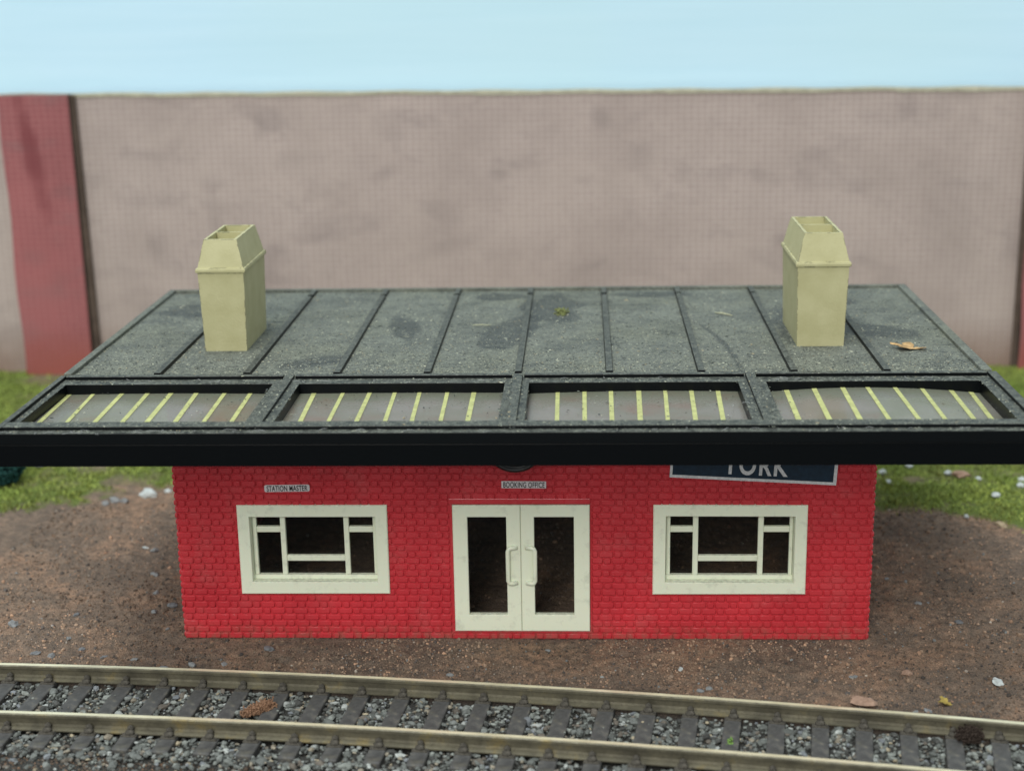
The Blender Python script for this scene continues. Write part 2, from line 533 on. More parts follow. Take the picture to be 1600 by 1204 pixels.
def np_mesh(name, V, F, mat, col=None, smooth=False):
    """big mesh from arrays (drawing millimetres, world coordinates)"""
    me = bpy.data.meshes.new(name)
    V = np.asarray(V, np.float32) * U
    F = np.asarray(F, np.int32)
    k = F.shape[1]
    me.vertices.add(len(V))
    me.vertices.foreach_set('co', V.ravel())
    me.loops.add(F.size)
    me.loops.foreach_set('vertex_index', F.ravel())
    me.polygons.add(len(F))
    me.polygons.foreach_set('loop_start', np.arange(0, F.size, k, dtype=np.int32))
    me.polygons.foreach_set('use_smooth', np.full(len(F), smooth))
    if col is not None:
        a = me.color_attributes.new('Col', 'FLOAT_COLOR', 'POINT')
        c = np.ones((len(V), 4), np.float32)
        c[:, :3] = col
        a.data.foreach_set('color', c.ravel())
    me.materials.append(mat)
    me.update(calc_edges=True)
    me.validate()
    o = bpy.data.objects.new(name, me)
    SC.collection.objects.link(o)
    return o


def vnoise(x, y, seed):
    """smooth value noise in numpy"""
    r = np.random.default_rng(seed).random((256, 256))
    xi, yi = np.floor(x).astype(int), np.floor(y).astype(int)
    fx, fy = x - xi, y - yi
    fx, fy = fx * fx * (3 - 2 * fx), fy * fy * (3 - 2 * fy)
    g = lambda a, b: r[a % 256, b % 256]
    return (g(xi, yi) * (1 - fx) + g(xi + 1, yi) * fx) * (1 - fy) + (g(xi, yi + 1) * (1 - fx) + g(xi + 1, yi + 1) * fx) * fy


def fbm(x, y, f, octs, seed):
    s, a, t = 0, 1.0, 0
    for i in range(octs):
        s = s + a * vnoise(x * f + 31.7 * i, y * f + 17.3 * i, seed + i)
        t += a
        a *= 0.55
        f *= 2.03
    return s / t


ICO_V, ICO_F = None, None


def ico():
    global ICO_V, ICO_F
    if ICO_V is None:
        p = (1 + 5 ** 0.5) / 2
        v = np.array([(-1, p, 0), (1, p, 0), (-1, -p, 0), (1, -p, 0), (0, -1, p), (0, 1, p), (0, -1, -p), (0, 1, -p),
                      (p, 0, -1), (p, 0, 1), (-p, 0, -1), (-p, 0, 1)], float)
        ICO_V = v / np.linalg.norm(v[0])
        ICO_F = np.array([(0, 11, 5), (0, 5, 1), (0, 1, 7), (0, 7, 10), (0, 10, 11), (1, 5, 9), (5, 11, 4), (11, 10, 2),
                          (10, 7, 6), (7, 1, 8), (3, 9, 4), (3, 4, 2), (3, 2, 6), (3, 6, 8), (3, 8, 9), (4, 9, 5),
                          (2, 4, 11), (6, 2, 10), (8, 6, 7), (9, 8, 1)])
    return ICO_V, ICO_F


def rocks(P, S, jit, rg):
    """n jittered stones at P (n,3) of half sizes S (n,3): vertices, faces"""
    v, f = ico()
    n = len(P)
    L = v[None] * (1 + jit * (rg.random((n, 12, 1)) * 2 - 1)) + jit * 0.5 * (rg.random((n, 12, 3)) - 0.5)
    L = L * S[:, None, :]
    a = rg.random(n) * 6.283
    t = (rg.random(n) - 0.5) * 1.0
    ca, sa, ct, st = np.cos(a)[:, None], np.sin(a)[:, None], np.cos(t)[:, None], np.sin(t)[:, None]
    x, y, z = L[..., 0], L[..., 1], L[..., 2]
    y, z = y * ct - z * st, y * st + z * ct
    x, y = x * ca - y * sa, x * sa + y * ca
    V = np.stack([x, y, z], -1) + P[:, None, :]
    F = f[None] + (np.arange(n) * 12)[:, None, None]
    return V.reshape(-1, 3), F.reshape(-1, 3)


# ------------------------------------------------------------------ track line
def far_y(x):
    return -33.68 - 0.1191 * x - 0.000313 * x * x


def track_frame(x):
    y = far_y(x)
    d = -0.1191 - 0.000626 * x
    l = math.hypot(1, d)
    return Vector((x, y, 0)), Vector((1 / l, d / l, 0)), Vector((d / l, -1 / l, 0))     # point, along, towards the viewer


GAUGE = 23.1


def side_of_track(x, y):
    """distance in front of the far rail (approximate, numpy)"""
    d = -0.1191 - 0.000626 * x
    return (far_y(x) - y) / np.hypot(1, d)


# ------------------------------------------------------------------ ground and sky
def turf_edge(x):
    b = 96 + 10 * (fbm(x, x * 0 + 3.1, 0.03, 4, 50) - 0.5) * 2
    b = np.where(x < -84, 113 - (np.abs(x + 117)) * 0.55 + 8 * (fbm(x, x * 0, 0.06, 3, 55) - 0.5), b)
    b = np.where(x > 84, 93 - np.clip(x - 103, 0, 80) * 0.42 + 8 * (fbm(x, x * 0, 0.06, 3, 57) - 0.5), b)
    return b


xs = np.concatenate([np.linspace(-420, -185, 48, endpoint=False), np.linspace(-185, -128, 60, endpoint=False),
                     np.linspace(-128, 128, 380, endpoint=False), np.linspace(128, 175, 50, endpoint=False), np.linspace(175, 420, 50)])
ys = np.concatenate([np.linspace(-420, -90, 50, endpoint=False), np.linspace(-90, 40, 210, endpoint=False),
                     np.linspace(40, 135, 90, endpoint=False), np.linspace(135, 263, 60)])
GX, GY = np.meshgrid(xs, ys)


def ground_z(x, y):
    z = (fbm(x, y, 0.05, 5, 3) - 0.5) * 2.0 + (fbm(x, y, 0.45, 5, 9) - 0.5) * 1.5
    flat = np.clip((np.maximum(np.maximum(np.abs(x) - 86, 0), np.maximum(-3 - y, y - 82))) / 8, 0.0, 1)
    z = z * (0.4 + 0.6 * flat) + 0.05
    s = side_of_track(x, y)
    z = np.where(s > -3, z * 0.5 + 0.9 * np.clip(1 - (s + 1.2) / 2.0, 0, 1) - 0.75 * np.clip((s + 0.5) / 2, 0, 1), z + 0.9 * np.clip((s + 13) / 10, 0, 1))
    z = z + 0.8 * np.clip((s - 31) / 6, 0, 1)
    t = np.clip((y - turf_edge(x)) / 12, 0, 1)
    z = z + t * (0.6 + 3.0 * (fbm(x, y, 0.03, 3, 77) - 0.4))
    return z


GZ = ground_z(GX, GY)
side = side_of_track(GX, GY)
turf = np.clip((GY - turf_edge(GX)) / 5 + (fbm(GX, GY, 0.25, 4, 21) - 0.5) * 3.0, 0, 1)
bald = np.clip((fbm(GX, GY, 0.045, 3, 90) - 0.56) * 9, 0, 1) * 0.6 + np.clip((fbm(GX, GY, 0.16, 3, 93) - 0.55) * 6, 0, 1) * 0.35
turf = turf * (1 - bald)
dark = np.clip((side + 9.0) / 6 + (fbm(GX, GY, 0.09, 4, 33) - 0.55) * 3.0, 0, 1) * 0.8
bed = np.clip((side - 0.5) / 1.5, 0, 1)
GC = np.stack([turf, dark, bed], -1).reshape(-1, 3)
nx, ny = len(xs), len(ys)
idx = np.arange(nx * ny).reshape(ny, nx)
GF = np.stack([idx[:-1, :-1], idx[:-1, 1:], idx[1:, 1:], idx[1:, :-1]], -1).reshape(-1, 4)
ground = np_mesh('ground', np.stack([GX, GY, GZ], -1).reshape(-1, 3), GF, GROUND, GC, True)
tag(ground, kind='structure')

b = MB()
b.box(-520, 520, 264, 270, -5, 330)
tag(b.build('sky', SKY), kind='structure')

# ------------------------------------------------------------------ low wall in front of the sky board
wall = thing('boundary_wall', (0, 255, 0), 'long pink grey brick paper wall with red pilasters under the painted sky', 'wall')
b = MB()
for x0, x1 in ((-420, -213.5), (-213.5, 187), (187, 420)):
    n = 40
    top = [(x0 + (x1 - x0) * i / n, 113.2 - 0.0065 * (x0 + (x1 - x0) * i / n) + 0.25 * math.sin(i * 1.7 + x0)) for i in range(n + 1)]
    vs = [(x, y, -4) for x, _ in top for y in (0, 5)] + [(x, y, z) for x, z in top for y in (0, 5)]
    m = len(top) * 2
    fs, ft = [], []
    for i in range(n):
        a = 2 * i
        fs.append((a, a + 2, a + 2 + m, a + m))
        fs.append((a + 1, a + 1 + m, a + 3 + m, a + 3))
        ft.append((a + m, a + 2 + m, a + 3 + m, a + 1 + m))
    b.add(vs, fs, 0)
    b.add(vs, ft, 1)
b.build('wall_panel', [WALLP, CARD], wall)
b = MB()
n = 30
for i in range(n):
    x0, x1 = -190 + i * 376 / n, -190 + (i + 1) * 376 / n
    zt = 112.9 - 0.0065 * (x0 + x1) / 2 + random.uniform(-0.15, 0.15)
    b.box(x0, x1 - 0.02, -0.5, -0.02, zt - random.uniform(0.7, 1.2), zt + 0.45)
b.build('top_trim', CARD, wall)
for x0, x1, name in ((-213.8, -185.8, 'a'), (188.2, 216, 'b')):
    b = MB()
    n = 12
    e = [0.5 * math.sin(i * 1.1 + x0) for i in range(n + 1)]
    for i in range(n):
        z0, z1 = -3 + 117.4 * i / n, -3 + 117.4 * (i + 1) / n
        vs = [(x0 + e[i], -5.5, z0), (x1, -5.5, z0), (x1, -5.5, z1), (x0 + e[i + 1], -5.5, z1),
              (x0 + e[i], -0.55, z0), (x1, -0.55, z0), (x1, -0.55, z1), (x0 + e[i + 1], -0.55, z1)]
        b.add(vs, [(0, 1, 2, 3)], 0)
        b.add(vs, [(1, 5, 6, 2), (0, 3, 7, 4)], 1)
        if i == n - 1:
            b.add(vs, [(3, 2, 6, 7)], 1)
    p = b.build('pilaster', [PILAST, EDGEB], wall)
    b = MB()
    if x0 < 0:
        b.add([(-185.7, -2.6, 114), (-184.4, -2.6, 114), (-183.0, -2.6, 0), (-185.7, -2.6, 0),
               (-185.7, -0.6, 114), (-184.4, -0.6, 114), (-183.0, -0.6, 0), (-185.7, -0.6, 0)],
              [(3, 2, 1, 0), (4, 5, 6, 7), (1, 2, 6, 5), (0, 4, 7, 3), (0, 1, 5, 4), (2, 3, 7, 6)])
    else:
        b.add([(186.6, -2.6, 112), (188.1, -2.6, 112), (188.1, -2.6, 0), (186.6, -2.6, 0),
               (186.6, -0.6, 112), (188.1, -0.6, 112), (188.1, -0.6, 0), (186.6, -0.6, 0)],
              [(3, 2, 1, 0), (4, 5, 6, 7), (1, 2, 6, 5), (0, 4, 7, 3), (0, 1, 5, 4), (2, 3, 7, 6)])
    b.build('edge_strip', EDGEB, p)

# ------------------------------------------------------------------ station building
st = thing('station_building', (0, 0, 0), 'red brick model railway station with a wide flat black roof and two tan chimneys', 'station building')
HW, DEP, WT, ZT = 84.0, 98.0, 2.2, 60.9
OPEN = [(-67.6, -33.6, 13.8, 33.8), (33.2, 67.2, 13.8, 33.8), (-16.6, 16.6, 2.3, 35.2)]
SKIP = [(-68.0, -33.0, 13.5, 34.0), (32.8, 67.6, 13.5, 34.0), (-17.35, 17.0, 1.75, 36.0)]
b = MB()
cuts = sorted({-HW, HW, *[q for o in OPEN for q in o[:2]]})
for x0, x1 in zip(cuts[:-1], cuts[1:]):
    hole = [o for o in OPEN if o[0] <= x0 and x1 <= o[1]]
    if hole:
        b.box(x0, x1, 0, WT, 0, hole[0][2])
        b.box(x0, x1, 0, WT, hole[0][3], ZT)
    else:
        b.box(x0, x1, 0, WT, 0, ZT)
b.box(-HW, -HW + WT, WT, DEP, 0, ZT)
b.box(HW - WT, HW, WT, DEP, 0, ZT)
b.box(-HW + WT, HW - WT, DEP - WT, DEP, 0, ZT)


def brick(b, u0, u1, z0, z1, place, dep):
    c = 0.2
    h = 0.0
    rings = []
    for ins, d in ((0.0, -0.03), (0.04, dep * 0.55), (0.20, dep)):
        a0, a1, e0, e1 = u0 + ins, u1 - ins, z0 + ins, z1 - ins
        cc = max(c - ins * 0.4, 0.08)
        cc = min(cc, (a1 - a0) * 0.4)
        rings.append([(a0 + cc, e0, d), (a1 - cc, e0, d), (a1, e0 + cc, d), (a1, e1 - cc, d), (a1 - cc, e1, d), (a0 + cc, e1, d), (a0, e1 - cc, d), (a0, e0 + cc, d)])
    vs = [place(*p) for r in rings for p in r]
    fs = []
    for r in range(2):
        for i in range(8):
            j = (i + 1) % 8
            fs.append((r * 8 + i, r * 8 + j, r * 8 + 8 + j, r * 8 + 8 + i))
    b.add(vs, fs, 0, True)
    b.add(vs[16:], [tuple(range(8))], 0, False)


def brick_face(b, a0, a1, zt, skips, place, seed):
    rg = random.Random(seed)
    row = 1.652
    r = 0
    z = 0.06
    while z + row < zt:
        u = a0 - rg.choice((0.3, 1.2, 2.4, 3.2)) if r else a0 - 0.5
        u = a0 - ((r % 2) * 2.8 + rg.uniform(0, 0.45))
        long = True
        while u < a1:
            w = (3.62 if long else 1.95) * rg.uniform(0.98, 1.02)
            s0, s1 = max(u, a0), min(u + w, a1)
            pieces = [(s0, s1)]
            zc0, zc1 = z + 0.15, z + row - 0.35
            for q0, q1, k0, k1 in skips:
                if zc1 > k0 and zc0 < k1:
                    nw = []
                    for p0, p1 in pieces:
                        if q1 <= p0 or q0 >= p1:
                            nw.append((p0, p1))
                            continue
                        if p0 < q0:
                            nw.append((p0, q0))
                        if p1 > q1:
                            nw.append((q1, p1))
                    pieces = nw
            for p0, p1 in pieces:
                if p1 - p0 > 0.55:
                    brick(b, p0 + 0.11, p1 - 0.12, z + 0.09 + rg.uniform(-0.015, 0.015), z + row - 0.13 + rg.uniform(-0.015, 0.015), place, 0.42 * rg.uniform(0.8, 1.15))
            u += w
            long = not long
        z += row
        r += 1


brick_face(b, -HW, HW, ZT, SKIP, lambda u, z, d: (u, -d, z), 5)
brick_face(b, 0, DEP, ZT, [], lambda u, z, d: (HW + d, u, z), 6)
brick_face(b, 0, DEP, ZT, [], lambda u, z, d: (-HW - d, DEP - u, z), 8)
# smooth surround of the doors: lintel, thin jambs, sill
b.box(-17.5, 16.6, -0.55, -0.002, 35.3, 36.75, 0.15)
b.box(-17.2, -16.62, -0.28, -0.003, 1.9, 35.28, 0.1)
b.box(16.62, 17.0, -0.28, -0.003, 1.9, 35.28, 0.1)
b.box(-17.2, 17.0, -0.3, -0.003, 1.72, 2.28, 0.1)
b.build('wall', RED, st)


def window_part(x0, x1, mull):
    """cream frame standing proud of the bricks with a deep reveal and thin glazing bars"""
    z0, z1 = 12.25, 35.15
    i0, i1, k0, k1 = x0 + 3.0, x1 - 3.0, 15.3, 32.25
    rg = random.Random(int(x0))
    w = b = MB()
    yf, yb = -1.0, 2.6

    def j():
        return rg.uniform(-0.10, 0.10)
    o = [(x0 + j(), z0 + j()), (x1 + j(), z0 + j()), (x1 + j(), z1 + j()), (x0 + j(), z1 + j())]
    inn = [(i0 + j(), k0 + j()), (i1 + j(), k0 + j()), (i1 + j(), k1 + j()), (i0 + j(), k1 + j())]
    c = 0.22
    sg = ((1, 1), (-1, 1), (-1, -1), (1, -1))
    ring = [[(x, -0.0, z) for x, z in o], [(x, yf + c, z) for x, z in o], [(x + c * a, yf, z + c * e) for (x, z), (a, e) in zip(o, sg)],
            [(x - c * 0.6 * a, yf, z - c * 0.6 * e) for (x, z), (a, e) in zip(inn, sg)], [(x, yf + c * 0.6, z) for x, z in inn],
            [(x + 0.15 * a, yb, z + 0.15 * e) for (x, z), (a, e) in zip(inn, sg)]]
    vs = [p for r in ring for p in r]
    fs = [(r * 4 + i, r * 4 + (i + 1) % 4, r * 4 + 4 + (i + 1) % 4, r * 4 + 4 + i) for r in range(5) for i in range(4)]
    b.add(vs, fs)
    wp = b.build('window', CREAM, st)
    recalc(wp)
    m = MB()
    ya, yc = 1.35, 2.55
    vl, vr = mull
    m.box(i0 + 0.02, i1 - 0.02, ya - 0.15, yc, k0 + 0.02, k0 + 1.15, 0.12)                 # bottom bar
    m.box(i0 + 0.16, i0 + 1.15, ya, yc - 0.02, k0 + 1.16, k1 - 0.05, 0.12)
    m.box(i1 - 0.95, i1 - 0.16, ya, yc - 0.02, k0 + 1.16, k1 - 0.05, 0.12)
    for a in (vl, vr):
        m.box(a - 0.62 + j() * 0.5, a + 0.62, ya - 0.1, yc - 0.04, k0 + 1.16, k1 - 0.06, 0.15)
    m.box(vl + 0.63, vr - 0.63, ya + 0.06, yc - 0.06, 19.95, 21.45, 0.15)
    m.box(i0 + 1.16, vl - 0.63, ya + 0.06, yc - 0.06, 27.45, 28.95, 0.15)
    m.box(vr + 0.63, i1 - 0.96, ya + 0.06, yc - 0.06, 27.45, 28.95, 0.15)
    m.build('glazing_bars', CREAM, wp)
    g = MB()
    g.box(i0 + 0.2, i1 - 0.2, 2.62, 2.8, k0 + 0.1, k1 - 0.1)
    g.build('pane', PANE, wp)


window_part(-69.0, -32.3, (-58.35, -42.75))
window_part(31.8, 68.5, (42.05, 57.7))


def door_leaf(x0, x1, p0, p1, hx, sgn):
    z0, z1, k0, k1 = 2.35, 35.15, 6.7, 32.1
    yf, yb = -0.75, 0.9
    c = 0.18
    b = MB()
    o = [(x0, z0), (x1, z0), (x1, z1), (x0, z1)]
    inn = [(p0, k0), (p1, k0), (p1, k1), (p0, k1)]
    sg = ((1, 1), (-1, 1), (-1, -1), (1, -1))
    ring = [[(x, yb, z) for x, z in o], [(x, yf + c, z) for x, z in o], [(x + c * a, yf, z + c * e) for (x, z), (a, e) in zip(o, sg)],
            [(x - c * 0.7 * a, yf, z - c * 0.7 * e) for (x, z), (a, e) in zip(inn, sg)], [(x, yf + c * 0.7, z) for x, z in inn],
            [(x, yb, z) for x, z in inn]]
    vs = [p for r in ring for p in r]
    fs = [(r * 4 + i, r * 4 + (i + 1) % 4, r * 4 + 4 + (i + 1) % 4, r * 4 + 4 + i) for r in range(5) for i in range(4)]
    fs += [(20 + i, 20 + (i + 1) % 4, (i + 1) % 4, i) for i in range(4)]
    b.add(vs, fs)
    d = b.build('door', CREAM, st)
    recalc(d)
    h = MB()
    # pull bar standing over the pane edge, its two feet turned towards the middle
    pts = [(hx + sgn * 2.2, yf - 0.05, 24.3), (hx + sgn * 0.9, yf - 0.45, 24.35), (hx + sgn * 0.25, yf - 0.62, 24.2), (hx, yf - 0.65, 23.6),
           (hx, yf - 0.65, 15.9), (hx + sgn * 0.25, yf - 0.62, 15.3), (hx + sgn * 0.9, yf - 0.45, 15.15), (hx + sgn * 2.2, yf - 0.05, 15.2)]
    h.tube(pts, [0.52, 0.52, 0.52, 0.54, 0.54, 0.52, 0.52, 0.52], 12)
    h.box(hx + sgn * 1.55 - 0.75, hx + sgn * 1.55 + 0.75, yf - 0.35, yf - 0.004, 23.75, 24.9, 0.25)
    h.box(hx + sgn * 1.55 - 0.75, hx + sgn * 1.55 + 0.75, yf - 0.35, yf - 0.004, 14.6, 15.75, 0.25)
    h.build('handle', CREAM, d)
    g = MB()
    g.box(p0 + 0.02, p1 - 0.02, 0.3, 0.45, k0 + 0.02, k1 - 0.02)
    g.build('pane', PANE, d)


door_leaf(-16.58, -0.2, -13.0, -3.6, -3.3, 1)
door_leaf(-0.12, 16.5, 3.1, 12.7, 3.25, -1)

# ---- roof: dusty slab with ribs
b = MB()
RX0, RX1, JY, BY = -111.5, 111.9, 6.2, 108.4
b.box(RX0, RX1, JY, BY, 61.0, 65.0)
b.box(RX0, RX0 + 1.9, 8.6, BY, 64.9, 65.9, 0.18)
b.box(RX1 - 2.4, RX1, 8.3, BY, 64.9, 65.9, 0.18)
b.box(RX0 + 1.91, RX1 - 2.41, BY - 1.6, BY, 64.9, 65.9, 0.18)
roof = b.build('roof', ROOF, st)
for k in range(-4, 5):
    m = MB()
    x = -0.55 + 22.0 * k
    for y0, y1 in ((8.9, 97.6 + random.uniform(-.4, .4)), (99.3, BY - 1.62)):
        a = 0.95
        zb, zt = 64.95, 65.85
        vs = [(x - a, y0, zb), (x + a, y0, zb), (x + a, y1, zb), (x - a, y1, zb),
              (x - a * 0.8, y0 + 0.1, zt), (x + a * 0.8, y0 + 0.1, zt), (x + a * 0.8, y1, zt), (x - a * 0.8, y1, zt)]
        m.add(vs, [(4, 5, 6, 7), (0, 1, 5, 4), (1, 2, 6, 5), (2, 3, 7, 6), (3, 0, 4, 7)])
    m.build('rib', BLACK, roof)

# ---- glazed canopy frame over the platform side
b = MB()
CX0, CX1, CF = -111.5, 112.4, -38.4
LEDGE, RIDGE, BOT = 65.15, 65.95, 61.0
PANEL = [(-108.5, -58.6), (-52.2, -3.4), (2.4, 51.3), (57.9, 107.4)]
YO0, YO1 = -32.2, 1.1
bv = 0.15
b.box(CX0, CX1, YO1, JY - 0.02, BOT, LEDGE, bv)                # back bar
b.box(CX0, CX1, CF, YO0, BOT + 1.55, LEDGE, bv)                 # front bar
xs_b = [CX0] + [q for p in PANEL for q in p] + [CX1]
for i in range(0, len(xs_b), 2):
    b.box(xs_b[i], xs_b[i + 1], YO0 + 0.01, YO1 - 0.01, BOT, LEDGE - 0.01, bv)
# ridges standing on the ledges
RD = [-55.4, -0.4, 54.6]
b.box(CX0 + 0.02, CX0 + 1.4, CF + 2.2, JY + 0.4, LEDGE - 0.1, RIDGE, bv)
b.box(CX1 - 2.2, CX1 - 0.02, CF + 2.2, JY + 0.4, LEDGE - 0.1, RIDGE, bv)
seg = [CX0 + 1.41] + [q for r in RD for q in (r - 1.2, r + 1.2)] + [CX1 - 2.21]
for i in range(0, len(seg), 2):
    b.box(seg[i] + 0.25, seg[i + 1] - 0.25, JY - 1.0, JY + 0.9, LEDGE - 0.1, RIDGE, bv)
b.box(CX0 + 1.41, CX1 - 2.21, -36.1, YO0 - 0.1, LEDGE - 0.1, RIDGE - 0.02, bv)
for r in RD:
    b.box(r - 1.1, r + 1.1, YO0 - 0.09, JY + 0.6, LEDGE - 0.12, RIDGE - 0.04, bv)
canopy = b.build('canopy_frame', BLACK, st)

b = MB()
b.box(CX0, CX1, CF + 0.3, CF + 2.6, 57.55, 62.5, 0.15)          # lower fascia, set back under the frame
b.box(CX0 + 0.3, CX0 + 2.5, CF + 2.61, BY - 0.2, 57.55, 60.95, 0.15)
b.box(CX1 - 2.9, CX1 - 0.7, CF + 2.61, BY - 0.2, 57.55, 60.95, 0.15)
b.build('fascia', FASCIA, st)

GL = 62.7
BARS = [
    [(-107.3, -23.2, -108.4, 1.2), (-100.7, -23.3, -102.1, 1.1), (-94.3, -23.4, -95.1, 0.9), (-88.0, -23.5, -88.9, 0.8), (-82.4, -23.5, -83.2, 0.7), (-76.0, -23.6, -77.1, 0.6), (-69.6, -23.7, -70.3, 0.5), (-63.4, -23.8, -64.1, 0.4)],
    [(-47.9, -24.0, -48.8, 0.2), (-41.6, -24.0, -41.9, 0.1), (-35.3, -24.1, -35.5, -0.1), (-28.9, -24.2, -29.5, -0.2), (-22.9, -24.3, -23.6, -0.2), (-16.5, -24.3, -17.0, -0.4), (-10.5, -24.4, -10.7, -0.5)],
    [(9.3, -24.7, 9.1, -0.8), (15.4, -24.7, 15.4, -0.9), (21.4, -24.8, 21.6, -1.0), (27.6, -24.9, 28.1, -1.1), (33.6, -25.0, 34.3, -1.2), (39.7, -25.0, 40.4, -1.3), (45.7, -25.1, 46.6, -1.4)],
    [(62.2, -25.3, 62.6, -1.7), (68.7, -25.4, 69.0, -1.8), (75.2, -25.5, 75.6, -1.9), (81.4, -25.6, 81.4, -2.0), (87.9, -25.6, 87.8, -2.1), (93.7, -25.7, 94.0, -2.2), (100.2, -25.8, 100.7, -2.3), (104.2, -25.9, 105.2, -2.4)]]
BOW = [0.25, 0.1, 0.35, 1.25]
TILT = [0.0, 0.0, 0.15, -0.25]
for (x0, x1), bars, bow, ti in zip(PANEL, BARS, BOW, TILT):
    def gz(x):
        t = (x - x0) / (x1 - x0)
        return GL + bow * (1 - (2 * t - 1) ** 2) - bow * 0.3 + ti * (2 * t - 1)
    m = MB()
    n = 16
    vs, fs = [], []
    for i in range(n + 1):
        x = x0 + 0.03 + (x1 - x0 - 0.06) * i / n
        vs += [(x, YO0 + 0.03, gz(x)), (x, YO1 - 0.03, gz(x)), (x, YO0 + 0.03, gz(x) - 0.35), (x, YO1 - 0.03, gz(x) - 0.35)]
    for i in range(n):
        a = 4 * i
        fs += [(a, a + 4, a + 5, a + 1), (a + 2, a + 3, a + 7, a + 6), (a, a + 2, a + 6, a + 4), (a + 1, a + 5, a + 7, a + 3)]
    fs += [(0, 1, 3, 2), (4 * n, 4 * n + 2, 4 * n + 3, 4 * n + 1)]
    m.add(vs, fs)
    g = m.build('canopy_glazing', GLAZ, st)
    for xa, ya, xb, yb in bars:
        s = MB()
        k = (xb - xa) / (yb - ya)
        xn, xf = xa + k * (YO0 + 0.1 - ya), xa + k * (YO1 - 0.1 - ya)
        hw = random.uniform(0.46, 0.60)
        xf = min(max(xf, x0 + hw + 0.05), x1 - hw - 0.05)
        xn = min(max(xn, x0 + hw + 0.05), x1 - hw - 0.05)
        vs = []
        for x, y in ((xn, YO0 + 0.06), (xf, YO1 - 0.06)):
            for e in (-1, 1):
                vs += [(x + e * hw, y, gz(x + e * hw) + 0.015), (x + e * hw, y, gz(x + e * hw) + 0.09)]
        s.add(vs, [(1, 3, 7, 5), (0, 4, 6, 2), (0, 1, 5, 4), (2, 6, 7, 3), (0, 2, 3, 1), (4, 5, 7, 6)])
        s.build('glazing_bar', STRIP, g)


def chimney(x, y, w, d, rot):
    """tapering stack, roll moulding and tapered hood with two flues; x, y is the middle of its front foot"""
    c = MB()
    ca, sa = math.cos(rot), math.sin(rot)

    def P(u, v, z):
        return (x + u * ca - v * sa, y + u * sa + v * ca, z)

    def rect(i, z, e=0.0, f=0.0):
        return [P(-w / 2 - i, -i - e, z), P(w / 2 + i, -i - e, z), P(w / 2 + i, d + i, z), P(-w / 2 - i, d + i, z)]
    zb = 64.9
    r = [rect(0, zb), rect(0.55, 85.6), rect(0.95, 85.75), rect(1.02, 86.3), rect(0.9, 86.8), rect(0.5, 86.9), rect(-1.15, 94.0)]
    vs = [p for q in r for p in q]
    fs = [(k * 4 + i, k * 4 + (i + 1) % 4, k * 4 + 4 + (i + 1) % 4, k * 4 + 4 + i) for k in range(len(r) - 1) for i in range(4)]
    c.add(vs, fs)
    # top with two flues
    a = w / 2 - 1.15
    t = 0.75
    us = [-a, -a + t, a - t, a]
    vsn = [1.15, 1.15 + t, d / 2 - 0.35, d / 2 + 0.35, d - 1.15 - t, d - 1.15]
    g = {}
    vs = []
    for jn, v in enumerate(vsn):
        for i, u in enumerate(us):
            g[i, jn] = len(vs)
            vs.append(P(u, v, 94.0))
    fs = []
    for i in range(3):
        for jn in range(5):
            if i == 1 and jn in (1, 3):
                base = len(vs)
                q = [g[1, jn], g[2, jn], g[2, jn + 1], g[1, jn + 1]]
                for (u, v) in ((us[1], vsn[jn]), (us[2], vsn[jn]), (us[2], vsn[jn + 1]), (us[1], vsn[jn + 1])):
                    vs.append(P(u, v, 90.4))
                fs += [(q[(n + 1) % 4], q[n], base + n, base + (n + 1) % 4) for n in range(4)]
                fs.append((base, base + 1, base + 2, base + 3))
            else:
                fs.append((g[i, jn], g[i + 1, jn], g[i + 1, jn + 1], g[i, jn + 1]))
    c.add(vs, fs)
    return recalc(c.build('chimney', CHIM, st))


chimney(-77.2, 33.9, 10.8, 25.0, 0.0)
chimney(75.6, 35.4, 11.8, 28.0, 0.0)


# ------------------------------------------------------------------ signs on the wall
def text_mesh(name, txt, size, sx, mat, parent, loc, bold=0.0, depth=0.04, spacing=1.0):
    cu = bpy.data.curves.new(name, 'FONT')
    cu.body = txt
    cu.size = size * U
    cu.align_x = 'CENTER'
    cu.offset = bold * U
    cu.extrude = depth * U
    cu.space_character = spacing
    tmp = bpy.data.objects.new(name + '_tmp', cu)
    SC.collection.objects.link(tmp)
    bpy.context.view_layer.update()
    me = bpy.data.meshes.new_from_object(tmp.evaluated_get(bpy.context.evaluated_depsgraph_get()))
    bpy.data.objects.remove(tmp)
    bpy.data.curves.remove(cu)
    me.name = name
    me.materials.clear()
    me.materials.append(mat)
    o = bpy.data.objects.new(name, me)
    SC.collection.objects.link(o)
    o.parent = parent
    o.location = Vector(loc) * U
    o.rotation_euler = (math.pi / 2, 0, 0)
    o.scale = (sx, 1, 1)
    return o


def name_plate(cx, cz, w, h, tilt, txt, label, rounded):
    t = thing('name_plate', (cx, -0.5, cz), label, 'name plate')
    t.rotation_euler = (0, tilt, 0)
    b = MB()
    r = rounded
    poly = []
    for qx, qz, a0 in ((w / 2 - r, h / 2 - r, 0), (-w / 2 + r, h / 2 - r, 90), (-w / 2 + r, -h / 2 + r, 180), (w / 2 - r, -h / 2 + r, 270)):
        for k in range(4):
            a = math.radians(a0 + 30 * k)
            poly.append((qx + r * math.cos(a), qz + r * math.sin(a)))
    b.prism(poly, -0.12, 0.02)
    recalc(b.build('plate', PLATE, t))
    text_mesh('lettering', txt, 1.95, 0.60, INK, t, (0, -0.15, -0.68), 0.02, spacing=1.06)
    return t


